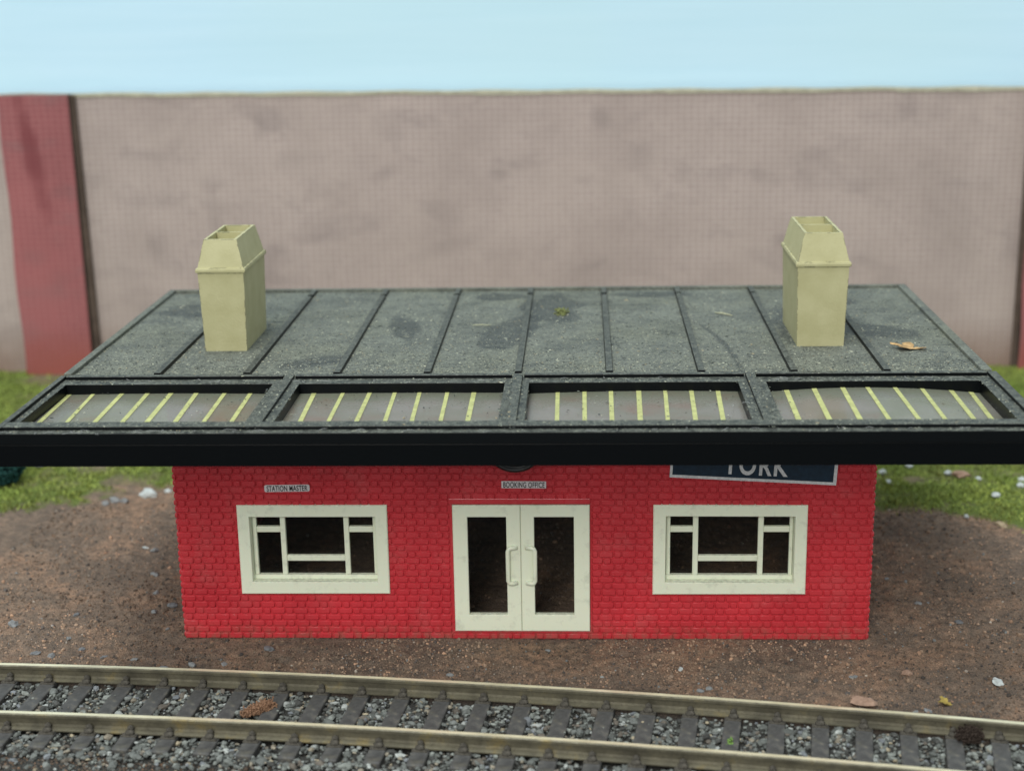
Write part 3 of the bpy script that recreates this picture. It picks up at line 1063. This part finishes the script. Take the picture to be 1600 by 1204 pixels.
name_plate(-56.35, 39.5, 11.0, 1.75, math.radians(-0.8), 'STATION MASTER', 'small white STATION MASTER name plate on red brick above a window', 0.4)
name_plate(0.8, 40.3, 10.7, 1.75, math.radians(0.5), 'BOOKING OFFICE', 'small white BOOKING OFFICE name plate on red brick above the double doors', 0.12)

ys_ = thing('station_sign', (35.5, -0.5, 42.1), 'navy blue YORK sign with white border hung crooked on the red wall', 'sign')
ys_.rotation_euler = (0, math.radians(3.05), 0)
b = MB()
b.box(0, 39.4, -0.12, 0.05, 0, 9.6, 0.03)
b.build('border', WHITEP, ys_)
b = MB()
b.box(0.62, 38.6, -0.16, -0.1, 0.75, 8.9)
b.build('panel', NAVY, ys_)
text_mesh('lettering', 'YORK', 6.7, 0.74, WHITEP, ys_, (20.1, -0.2, 1.75), 0.17, spacing=1.2)

# round black fitting over the doors
rf = thing('round_fitting', (-1.2, 0, 50.7), 'round black rimmed fitting above the BOOKING OFFICE plate, mostly behind the fascia', 'wall fitting')
b = MB()
prof = [(7.1, -0.1), (7.1, -1.3), (6.7, -1.6), (6.2, -1.5), (6.1, -1.1), (5.6, -1.0), (5.5, -1.25), (5.1, -1.25), (5.0, -0.9), (0.0, -0.9)]
n = 48
vs = [(r * math.cos(2 * math.pi * k / n), y, r * math.sin(2 * math.pi * k / n)) for r, y in prof[:-1] for k in range(n)] + [(0, -0.9, 0)]
fs = [(i * n + k, i * n + (k + 1) % n, (i + 1) * n + (k + 1) % n, (i + 1) * n + k) for i in range(len(prof) - 2) for k in range(n)]
fs += [((len(prof) - 2) * n + k, (len(prof) - 2) * n + (k + 1) % n, len(vs) - 1) for k in range(n)]
b.add(vs, fs, 0, True)
recalc(b.build('disc', DARKP, rf))

# ------------------------------------------------------------------ railway track
p0, _, _ = track_frame(0)
tr = thing('railway_track', (0, 0, 0), 'brassy two rail model track on grey sleepers in front of the station', 'railway track')
XS = np.arange(-190, 191, 4.0)
PROF = [(-1.75, 0.78), (1.75, 0.78), (1.75, 1.05), (0.5, 1.4), (0.36, 1.9), (0.36, 3.2), (0.9, 3.5), (0.9, 4.1), (0.55, 4.3),
        (-0.55, 4.3), (-0.9, 4.1), (-0.9, 3.5), (-0.36, 3.2), (-0.36, 1.9), (-0.5, 1.4), (-1.75, 1.05)]
for off in (0.0, GAUGE):
    b = MB()
    vs = []
    for x in XS:
        p, t, nrm = track_frame(float(x))
        for s, z in PROF:
            q = p + nrm * (off + s)
            vs.append((q.x, q.y, z))
    n = len(PROF)
    fa, fb = [], []
    for i in range(len(XS) - 1):
        for k in range(n):
            q = (i * n + k, (i + 1) * n + k, (i + 1) * n + (k + 1) % n, i * n + (k + 1) % n)
            (fb if k == 8 else fa).append(q)
    b.add(vs, fa, 0)
    base = len(b.v)
    b.add(vs, fb, 1)
    recalc(b.build('rail', [RAIL, RAILT], tr))


def sleeper_mesh(seed):
    rg = random.Random(seed)
    b = MB()
    b.box(-1.85, 1.85, -7.0, 31.4, -1.2, 0.76, 0.28)
    return b


def chair_mesh(seed):
    rg = random.Random(seed)
    v, f = ico()
    b = MB()
    b.box(-1.75, 1.75, -3.0, 3.0, 0.6, 1.05, 0.18)
    for s in (-1, 1):
        for (cx, cy, cz, a, c, d) in ((0, 1.9, 1.3, 1.25, 1.15, 0.8), (0.05, 1.25, 1.95, 0.98, 0.8, 0.85)):
            vs = [(cx + p[0] * a * rg.uniform(0.7, 1.2), s * (cy + p[1] * c * rg.uniform(0.85, 1.1)), cz + p[2] * d * rg.uniform(0.85, 1.1)) for p in v]
            b.add(vs, f.tolist(), 0, True)
    return b


def mesh_of(b, mat):
    o = b.build('tmp', mat)
    me = o.data
    bpy.data.objects.remove(o)
    return me


SM = [mesh_of(sleeper_mesh(i), SLEEP) for i in range(1)]
CM = [mesh_of(chair_mesh(i), CHAIR) for i in range(4)]
for m in CM:
    m.name = 'rail_chair'
SM[0].name = 'sleeper'
SLX = []
x = -110.1 - 9.3 * 5
rg = random.Random(3)
while x < 150:
    SLX.append(x)
    p, t, nrm = track_frame(x)
    o = bpy.data.objects.new('sleeper', SM[0])
    SC.collection.objects.link(o)
    o.parent = tr
    ang = math.atan2(-nrm.x, nrm.y) + rg.uniform(-0.012, 0.012)
    o.location = (p + Vector((0, 0, rg.uniform(-0.08, 0.05)))) * U
    o.rotation_euler = (0, rg.uniform(-0.015, 0.015), ang)
    for off in (0.0, GAUGE):
        c = bpy.data.objects.new('rail_chair', rg.choice(CM))
        SC.collection.objects.link(c)
        c.parent = o
        c.location = Vector((rg.uniform(-0.15, 0.15), off, 0)) * U
    x += 9.3 * t.x * rg.uniform(0.985, 1.015)

# ------------------------------------------------------------------ ballast, soil grains, turf (stuff)
SLXa = np.array(SLX)
PAL = 1.02 * np.array([(0.150, 0.162, 0.150), (0.105, 0.114, 0.104), (0.205, 0.222, 0.200), (0.060, 0.062, 0.057), (0.31, 0.33, 0.31),
                (0.24, 0.215, 0.165), (0.30, 0.26, 0.18), (0.125, 0.110, 0.090), (0.17, 0.185, 0.195)])
PW = np.array([0.25, 0.22, 0.15, 0.14, 0.05, 0.04, 0.025, 0.075, 0.05])


def sleeper_u(x, s):
    """distance from the nearest sleeper's centre line, and s"""
    xb = x + s * 0.12        # foot on the far rail
    return np.min(np.abs(xb[:, None] - SLXa[None, :]), axis=1)


n = 52000
x = rng.uniform(-150, 150, n)
y = rng.uniform(-100, 5, n)
s = side_of_track(x, y)
d = -0.1191 - 0.000626 * x
xb = x - s * d / np.hypot(1, d) * 1.0
du = np.min(np.abs(xb[:, None] - SLXa[None, :]), axis=1)
keep = (s > 1.6) & (s < 60) & (np.abs(s - GAUGE) > 1.2)
on_sl = (du < 1.85) & (s < 32)
keep &= ~on_sl | (rng.random(n) < 0.012)
mossy = np.clip((s - 33) / 4, 0, 1) * np.clip((-x + 10) / 50, 0.3, 1.7)
keep &= rng.random(n) > mossy * 0.45
x, y, s, on_sl = x[keep], y[keep], s[keep], on_sl[keep]
n = len(x)
size = np.exp(rng.normal(-0.85, 0.45, n)).clip(0.14, 1.25)
size[on_sl] *= 0.55
S = size[:, None] * np.stack([rng.uniform(0.85, 1.5, n), rng.uniform(0.7, 1.0, n), rng.uniform(0.45, 0.85, n)], -1)
z = np.where(on_sl, 0.85, rng.uniform(-0.75, 0.35, n) + 0.25 * (fbm(x, y, 0.2, 2, 12) - 0.5))
z = np.where(s > 32, z + 0.35, z)
V, F = rocks(np.stack([x, y, z], -1), S, 0.22, rng)
c = PAL[rng.choice(len(PAL), n, p=PW / PW.sum())] * rng.uniform(0.7, 1.25, (n, 1))
ballast = np_mesh('ballast', V, F, STONE, np.repeat(c, 12, 0))
tag(ballast, 'grey green stone ballast between and in front of the sleepers', 'ballast', kind='stuff')

# soil grains
n = 75000
x = rng.uniform(-150, 150, n)
y = -90 + 190 * rng.random(n) ** 1.35
s = side_of_track(x, y)
inside = (np.abs(x) < 84.5) & (y > -0.6) & (y < 98)
keep = ((s < -1.6) | (s > 33)) & ~(inside & (rng.random(n) < 0.75)) & (y < turf_edge(x) + 4)
keep &= ~((np.abs(x) < 84.6) & (y > -0.5) & (y < 2.6))
x, y, s = x[keep], y[keep], s[keep]
n = len(x)
size = np.exp(rng.normal(-1.62, 0.42, n)).clip(0.07, 0.65)
S = size[:, None] * rng.uniform(0.6, 1.25, (n, 3))
z = ground_z(x, y) + size * 0.15
V, F = rocks(np.stack([x, y, z], -1), S, 0.25, rng)
GP = 1.22 * np.array([(0.155, 0.115, 0.085), (0.235, 0.165, 0.115), (0.070, 0.060, 0.052), (0.30, 0.19, 0.125), (0.33, 0.29, 0.24), (0.085, 0.075, 0.068), (0.17, 0.18, 0.175)])
GW = np.array([0.42, 0.26, 0.08, 0.10, 0.007, 0.113, 0.02])
c = GP[rng.choice(7, n, p=GW)] * rng.uniform(0.75, 1.25, (n, 1))
patch = np.clip((fbm(x, y, 0.035, 4, 71) - 0.40) * 4.5, 0, 1)[:, None]
c = c * (0.62 + 0.55 * patch) * (1 - 0.35 * np.clip((s + 9) / 6, 0, 1))[:, None]
soil = np_mesh('soil_grains', V, F, GRAIN, np.repeat(c, 12, 0))
tag(soil, 'coarse brown soil grains scattered over the dirt around the station', 'soil grains', kind='stuff')

# turf
n = 170000
x = rng.uniform(-235, 235, n)
y = 70 + 185 * rng.random(n)
vis = (np.abs(x) > 78) | (y > 235)
t = (y - turf_edge(x)) / 7 + (fbm(x, y, 0.22, 4, 21) - 0.5) * 3.0
bl = np.clip((fbm(x, y, 0.045, 3, 90) - 0.56) * 9, 0, 1) * 0.85 + np.clip((fbm(x, y, 0.16, 3, 93) - 0.55) * 6, 0, 1) * 0.5
keep = vis & (t > rng.random(n)) & (rng.random(n) > bl)
x, y = x[keep], y[keep]
n = len(x)
z = ground_z(x, y) - 0.2
h = rng.uniform(0.5, 1.6, n) * (0.6 + 0.8 * fbm(x, y, 0.09, 3, 41))
a = rng.random(n) * 6.283
w = rng.uniform(0.14, 0.34, n)
lx, ly = rng.normal(0, 0.7, n), rng.normal(0, 0.7, n)
B = np.stack([x, y, z], -1)
ex = np.stack([np.cos(a) * w, np.sin(a) * w, 0 * w], -1)
mid = B + np.stack([lx * 0.35, ly * 0.35, h * 0.6], -1)
tip = B + np.stack([lx, ly, h], -1)
V = np.stack([B - ex, B + ex, mid + ex * 0.8, mid - ex * 0.8, tip], 1).reshape(-1, 3)
o = (np.arange(n) * 5)[:, None]
F = np.concatenate([o + np.array([[0, 1, 2]]), o + np.array([[0, 2, 3]]), o + np.array([[3, 2, 4]])])
hue = fbm(x, y, 0.05, 4, 61)[:, None]
c = (1 - hue) * np.array([[0.135, 0.215, 0.04]]) + hue * np.array([[0.33, 0.38, 0.09]])
brn = np.clip((fbm(x, y, 0.1, 3, 98) - 0.5) * 4, 0, 1)[:, None] * 0.6
c = (1 - brn) * c + brn * np.array([[0.17, 0.165, 0.06]])
c = c * rng.uniform(0.6, 1.35, (n, 1))
grass = np_mesh('grass', V, F, TURF, np.repeat(c, 5, 0))
tag(grass, 'short yellow green turf growing between the dirt and the brick wall', 'grass', kind='stuff')


# ------------------------------------------------------------------ loose stones and odd bits
def gz1(x, y):
    return float(ground_z(np.array([float(x)]), np.array([float(y)]))[0])


def stone_obj(name, x, y, z, sx, sy, sz, col, label, cat, group=None, rot=0.0, rough=0.8, jit=0.16, sub=1):
    import bmesh
    bm = bmesh.new()
    bmesh.ops.create_icosphere(bm, subdivisions=2, radius=1.0)
    rg = random.Random(int(x * 31 + y * 17))
    for v in bm.verts:
        k = 1 + rg.uniform(-jit, jit) * 1.5
        v.co = Vector((v.co.x * sx * k, v.co.y * sy * k, max(v.co.z, -0.6) * sz * k)) * U
    me = bpy.data.meshes.new(name)
    bm.to_mesh(me)
    bm.free()
    me.materials.append(col)
    o = bpy.data.objects.new(name, me)
    SC.collection.objects.link(o)
    o.location = Vector((x, y, z + sz * 0.4)) * U
    o.rotation_euler = (rg.uniform(-0.2, 0.2), rg.uniform(-0.2, 0.2), rot)
    return tag(o, label, cat, group)


PALE = mat_plain('pale_stone', (0.44, 0.48, 0.47), 0.7, 0.3, 0.2, 0.8, 0.5)
GREYS = mat_plain('slate_stone', (0.14, 0.148, 0.155), 0.65, 0.35, 0.3, 0.9, 0.5)
LGREY = mat_plain('light_grey_stone', (0.20, 0.21, 0.21), 0.7, 0.3, 0.25, 0.9, 0.5)
TANS = mat_plain('tan_stone', (0.30, 0.20, 0.145), 0.8, 0.25, 0.25, 0.8, 0.6)
RUST = mat_plain('rusty_brown_clump', (0.25, 0.145, 0.088), 0.9, 0.15, 0.3, 1.8, 0.9)
DKBR = mat_plain('dark_brown_crumbs', (0.040, 0.030, 0.024), 0.95, 0.1, 0.4, 1.6, 0.9)
YELL = mat_plain('yellow_leaf', (0.33, 0.25, 0.06), 0.6, 0.3, 0.25, 0.9, 0.4)
TEAL = mat_plain('dark_green_foam', (0.010, 0.045, 0.040), 0.85, 0.2, 0.5, 0.4, 0.8)
LEAF = mat_plain('dry_leaf', (0.40, 0.265, 0.125), 0.85, 0.15, 0.55, 0.7, 0.9)
STRAW = mat_plain('straw', (0.42, 0.42, 0.27), 0.7, 0.3, 0.15, 1.0, 0.3)
MOSS = mat_plain('moss', (0.17, 0.19, 0.075), 0.9, 0.15, 0.4, 1.5, 0.8)

# white stones around the turf
stone_obj('stone', -122.7, 104.7, gz1(-122.7, 104.7), 2.6, 1.8, 1.7, PALE, 'large white stone on the dirt at the turf edge left of the station', 'stone')
stone_obj('stone', -117.2, 107.9, gz1(-117.2, 107.9), 1.1, 1.0, 0.9, PALE, 'small white stone between the large white one and the station wall', 'stone')
for (x, y, r) in ((-133.8, 95.9, 1.1), (-131.8, 99.5, 1.6), (-128.9, 99.4, 1.2)):
    stone_obj('stone', x, y, gz1(x, y), r * 1.1, r, r * 0.8, LGREY, 'pale grey stone in the little cluster at the left turf edge', 'stone', 'pale stones clustered at the left turf edge')
for (x, y, r) in ((110.7, 122.1, 1.5), (110.9, 112.8, 1.2), (120.8, 129.7, 1.5), (130.9, 120.1, 1.5), (139.2, 114.5, 1.15), (140.7, 99.6, 1.35), (153.0, 115.6, 1.4), (151.3, 110.2, 1.5), (128.0, 83.0, 0.9)):
    stone_obj('stone', x, y, gz1(x, y) + 0.45, r * 1.0, r * 0.75, r * 0.62, PALE, 'white pebble lying in the turf right of the station', 'stone', 'white pebbles in the turf', rot=r * 9)
stone_obj('stone', 134.6, 117.6, gz1(134.6, 117.6) + 0.6, 3.0, 1.6, 1.2, TANS, 'brown stone lying among white pebbles in the right turf', 'stone')
stone_obj('stone', 136.5, 77.6, gz1(136.5, 77.6) + 0.3, 0.8, 2.6, 0.8, mat_plain('buff_chip', (0.40, 0.33, 0.22), 0.8, 0.2), 'buff stick shaped chip at the right edge of the turf', 'stone', rot=0.5)
stone_obj('stone', -166.7, 130.3, gz1(-166.7, 130.3) + 0.6, 1.5, 1.3, 1.1, LGREY, 'pale stone in the left turf close under the roof edge', 'stone')

# stones on the dirt
DS = [(-130.3, 6.5, 2.3, 'LG'), (-120.1, 6.6, .6, 'G'), (-113.4, -1.0, 1.0, 'LG'), (-108.2, -7.2, 1.2, 'G'), (-118.2, -10.9, 1.3, 'G'), (-113.9, -12.3, 1.5, 'LG'),
      (-78.7, -15.1, 1.5, 'LG'), (-71.1, -14.7, 1.25, 'LG'), (-93.2, -13.5, 1.0, 'LG'), (-61.8, -6.9, 1.8, 'G'), (6.3, -6.7, 0.9, 'LG'), (37.7, -16.2, 0.9, 'P'),
      (77.2, -20.5, 1.1, 'LG'), (108.3, 9.9, 1.2, 'G'), (-16.3, -21.3, 1.0, 'LG'), (90.4, -38.1, 1.2, 'LG'), (87.6, -38.6, 0.9, 'LG'), (43.5, -26.6, 1.1, 'LG'),
      (-96.2, 14.7, 1.2, 'LG'), (-92.3, 18.8, 1.5, 'G'), (-115.7, 12.5, 1.1, 'G'), (41.4, -28.9, 1.0, 'LG'), (-99, 27, 1.2, 'LG'), (-103, 40, 1.3, 'LG'), (-108, 58, 1.4, 'LG'),
      (-111, 60, 1.1, 'P'), (-85, -17.5, 1.2, 'G'), (-101, -12, 1.0, 'G'), (-90, 5, 0.8, 'LG'), (101, 22, 1.0, 'LG'), (96, 38, 0.9, 'LG')]
for x, y, r, k in DS:
    stone_obj('stone', x, y, gz1(x, y) - 0.05, r * 0.95, r * 0.6, r * 0.42, {'LG': LGREY, 'G': GREYS, 'P': PALE}[k],
              'small loose grey stone lying on the brown dirt', 'stone', 'loose grey stones on the dirt', rot=x * 0.37)
stone_obj('stone', 109.5, -23.1, gz1(109.5, -23.1) + 0.1, 1.1, 1.5, 0.6, PALE, 'single white pebble on the dirt at the far right', 'stone', rot=0.5)
stone_obj('stone', 89.8, -18.7, gz1(89.8, -18.7), 1.3, 1.0, 0.8, TANS, 'small tan stone on the dirt off the right corner of the station', 'stone')
stone_obj('stone', 76.7, -35.6, gz1(76.7, -35.6) + 0.3, 3.0, 1.6, 1.3, TANS, 'wide flat pinkish stone lying behind the far rail', 'stone', rot=0.05)
stone_obj('stone', -62.5, -22.5, gz1(-62.5, -22.5), 1.6, 1.0, 0.8, TANS, 'tan stone on the dirt just behind the far rail, below a window', 'stone')


def crumb_clump(name, x, y, z, rx, ry, rz, n, r, mat, label, cat, rot=0.0, seed=1):
    rg = np.random.default_rng(seed)
    P = rg.normal(0, 0.42, (n, 3)).clip(-1, 1)
    P[:, 2] = np.abs(P[:, 2])
    P = P * np.array([rx, ry, rz])
    c, q = math.cos(rot), math.sin(rot)
    P = np.stack([P[:, 0] * c - P[:, 1] * q, P[:, 0] * q + P[:, 1] * c, P[:, 2]], -1)
    V, F = rocks(P, rg.uniform(0.6, 1.3, (n, 3)) * r, 0.25, rg)
    o = np_mesh(name, V, F, mat)
    o.location = Vector((x, y, z)) * U
    return tag(o, label, cat)


crumb_clump('bark_clump', -57.6, -39.2, 0.6, 4.2, 1.7, 1.6, 1500, 0.24, RUST, 'rusty brown crumbly clump lying between two sleepers', 'bark clump', 0.75, 3)
crumb_clump('earth_clump', 96.2, -50.6, 1.0, 2.9, 2.7, 2.3, 1300, 0.24, DKBR, 'dark brown crumbly earth clump against the far rail', 'earth clump', 0.2, 5)
crumb_clump('moss_tuft', 45.7, -52.6, 0.3, 0.9, 0.9, 1.2, 30, 0.35, mat_plain('green_moss', (0.14, 0.24, 0.06), 0.9, 0.15), 'tiny bright green moss tuft between the rails', 'moss', 0, 6)
crumb_clump('moss_tuft', 9.2, 75.3, 65.0, 2.2, 3.0, 1.6, 120, 0.33, MOSS, 'pale olive moss tuft stuck on the middle of the roof', 'moss', 0.3, 8)


def leaf_obj(name, x, y, z, L, Wd, mat, label, rot, seed, lift=0.9, lobes=5):
    rg = random.Random(seed)
    n = 26
    top, vs = [], []
    out = []
    for i in range(n):
        a = 2 * math.pi * i / n
        k = 0.68 + 0.26 * math.cos(lobes * a + 0.6) + rg.uniform(-0.2, 0.2)
        out.append((L * math.cos(a) * k, Wd * math.sin(a) * k))
    zf = lambda u, v: lift * (0.35 + 0.45 * math.sin(u * 1.4 / L * 2 + seed) + 0.5 * abs(v) / Wd + rg.uniform(-0.08, 0.08))
    m = MB()
    for dz in (0.0, -0.12):
        vs = [(0, 0, 0.25 * lift + dz)] + [(u * 0.55, v * 0.55, zf(u * .55, v * .55) + dz) for u, v in out] + [(u, v, zf(u, v) + dz) for u, v in out]
        fs = [(0, 1 + i, 1 + (i + 1) % n) for i in range(n)] + [(1 + i, 1 + n + i, 1 + n + (i + 1) % n, 1 + (i + 1) % n) for i in range(n)]
        m.add(vs, fs, 0, True)
    o = m.build(name, mat, None)
    o.location = Vector((x, y, z)) * U
    o.rotation_euler = (0, 0, rot)
    return tag(o, label, 'leaf')


leaf_obj('dry_leaf', 97.0, 32.0, 65.3, 5.8, 3.4, LEAF, 'curled tan dry leaf lying on the roof near the right chimney', -0.15, 4, 1.2, 4)
leaf_obj('yellow_leaf', 95.2, -33.8, gz1(95.2, -33.8) + 0.35, 2.6, 2.0, YELL, 'crumpled yellow leaf lying on the dirt behind the far rail', -0.2, 9, 0.9, 3)
b = MB()
b.tube([(-2.2, 1.8, 0.1), (0, 0.1, 0.25), (2.3, -1.9, 0.1)], [0.14, 0.2, 0.12], 6)
o = b.build('straw', STRAW)
o.location = Vector((54.3, 72.2, 65.15)) * U
tag(o, 'short pale piece of straw lying on the dusty roof', 'straw')
b = MB()
b.tube([(-2.6, 0.2, 0.1), (0, -0.1, 0.3), (2.6, 0.1, 0.1)], [0.08, 0.12, 0.07], 6)
o = b.build('straw', STRAW)
o.location = Vector((-12.6, 60.5, 65.1)) * U
tag(o, 'thin pale hair like straw on the roof left of the middle rib', 'straw')

# dark green rounded shrub peeping out under the roof at the left
rgs = np.random.default_rng(11)
dirs = rgs.normal(0, 1, (900, 3))
dirs /= np.linalg.norm(dirs, axis=1)[:, None]
rad = rgs.uniform(0.8, 1.0, (900, 1))
P = dirs * rad * np.array([[12.0, 7.0, 6.5]])
V, F = rocks(P, rgs.uniform(0.5, 1.1, (900, 3)) * 1.0, 0.3, rgs)
sh = np_mesh('shrub', V, F, TEAL)
sh.location = Vector((-177.5, 113, 6.5)) * U
tag(sh, 'dark green rounded shrub at the left edge, partly under the roof line', 'shrub')

# ------------------------------------------------------------------ dust flakes and lint on the roof (stuff)
n = 42000
x = rng.uniform(-110, 110, n)
y = 8.5 + 97 * rng.random(n) ** 1.9
k = n // 4
y[:k] = rng.uniform(-38, 6, k)
on_bar = np.ones(n, bool)
zz = np.full(n, 65.03)
inop = np.zeros(n, bool)
for (a0, a1) in PANEL:
    inop |= (x > a0 + .3) & (x < a1 - .3) & (y > YO0 + .2) & (y < YO1 - .2)
ridge = ((y < -32.3) & (y > -36.1)) | ((y > JY - 1) & (y < JY + 0.9)) | (((np.abs(x - RD[0]) < 1.1) | (np.abs(x - RD[1]) < 1.1) | (np.abs(x - RD[2]) < 1.1)) & (y < JY))
zz = np.where(y < JY, np.where(ridge, 65.93, 65.16), zz)
zz = np.where(inop, 63.15, zz)
keep = ~inop | (rng.random(n) < 0.10)
x, y, zz = x[keep], y[keep], zz[keep]
n = len(x)
size = np.exp(rng.normal(-2.05, 0.40, n)).clip(0.06, 0.36)
S = size[:, None] * np.stack([rng.uniform(0.6, 2.0, n), rng.uniform(0.5, 0.9, n), rng.uniform(0.2, 0.5, n)], -1)
V, F = rocks(np.stack([x, y, zz], -1), S, 0.3, rng)
FP = 0.86 * np.array([(0.32, 0.34, 0.27), (0.21, 0.23, 0.19), (0.46, 0.47, 0.36), (0.07, 0.08, 0.075), (0.36, 0.31, 0.20)])
c = FP[rng.choice(5, n, p=[0.27, 0.32, 0.08, 0.29, 0.04])] * rng.uniform(0.8, 1.2, (n, 1))
tag(np_mesh('dust', V, F, FLAKE, np.repeat(c, 12, 0)), 'pale specks of grit and dust settled on the roof', 'dust', kind='stuff')

LINT = mat_plain('grey_lint', (0.36, 0.38, 0.37), 0.9, 0.1)
m = MB()
rg = random.Random(21)
spots = [(rg.uniform(-108, 108), rg.choice((rg.uniform(-38.2, -36.4), rg.uniform(1.5, 5))), 65.2) for _ in range(70)]
spots += [(61, 1.5, 65.2), (63, 2.0, 65.3), (52, -18, 65.3), (48, -20, 65.2), (-98, -38, 65.2), (-96, -39, 65.2), (-88, -39.5, 65.2), (-92, 1, 65.2)]
for (x, y, z) in spots:
    pts = []
    L = rg.uniform(0.5, 2.2)
    a = rg.uniform(0, 6.28)
    bend = rg.uniform(-1.5, 1.5)
    for i in range(7):
        pts.append((x, y, z + 0.25 * math.sin(i / 6 * math.pi) * rg.uniform(0.5, 1.3)))
        x += L / 3 * math.cos(a)
        y += L / 3 * math.sin(a) * 0.5
        a += bend / 3
    m.tube(pts, rg.uniform(0.025, 0.05), 4)
tag(m.build('lint', LINT), 'fine grey lint fibres clinging to the canopy frame', 'lint', kind='stuff')
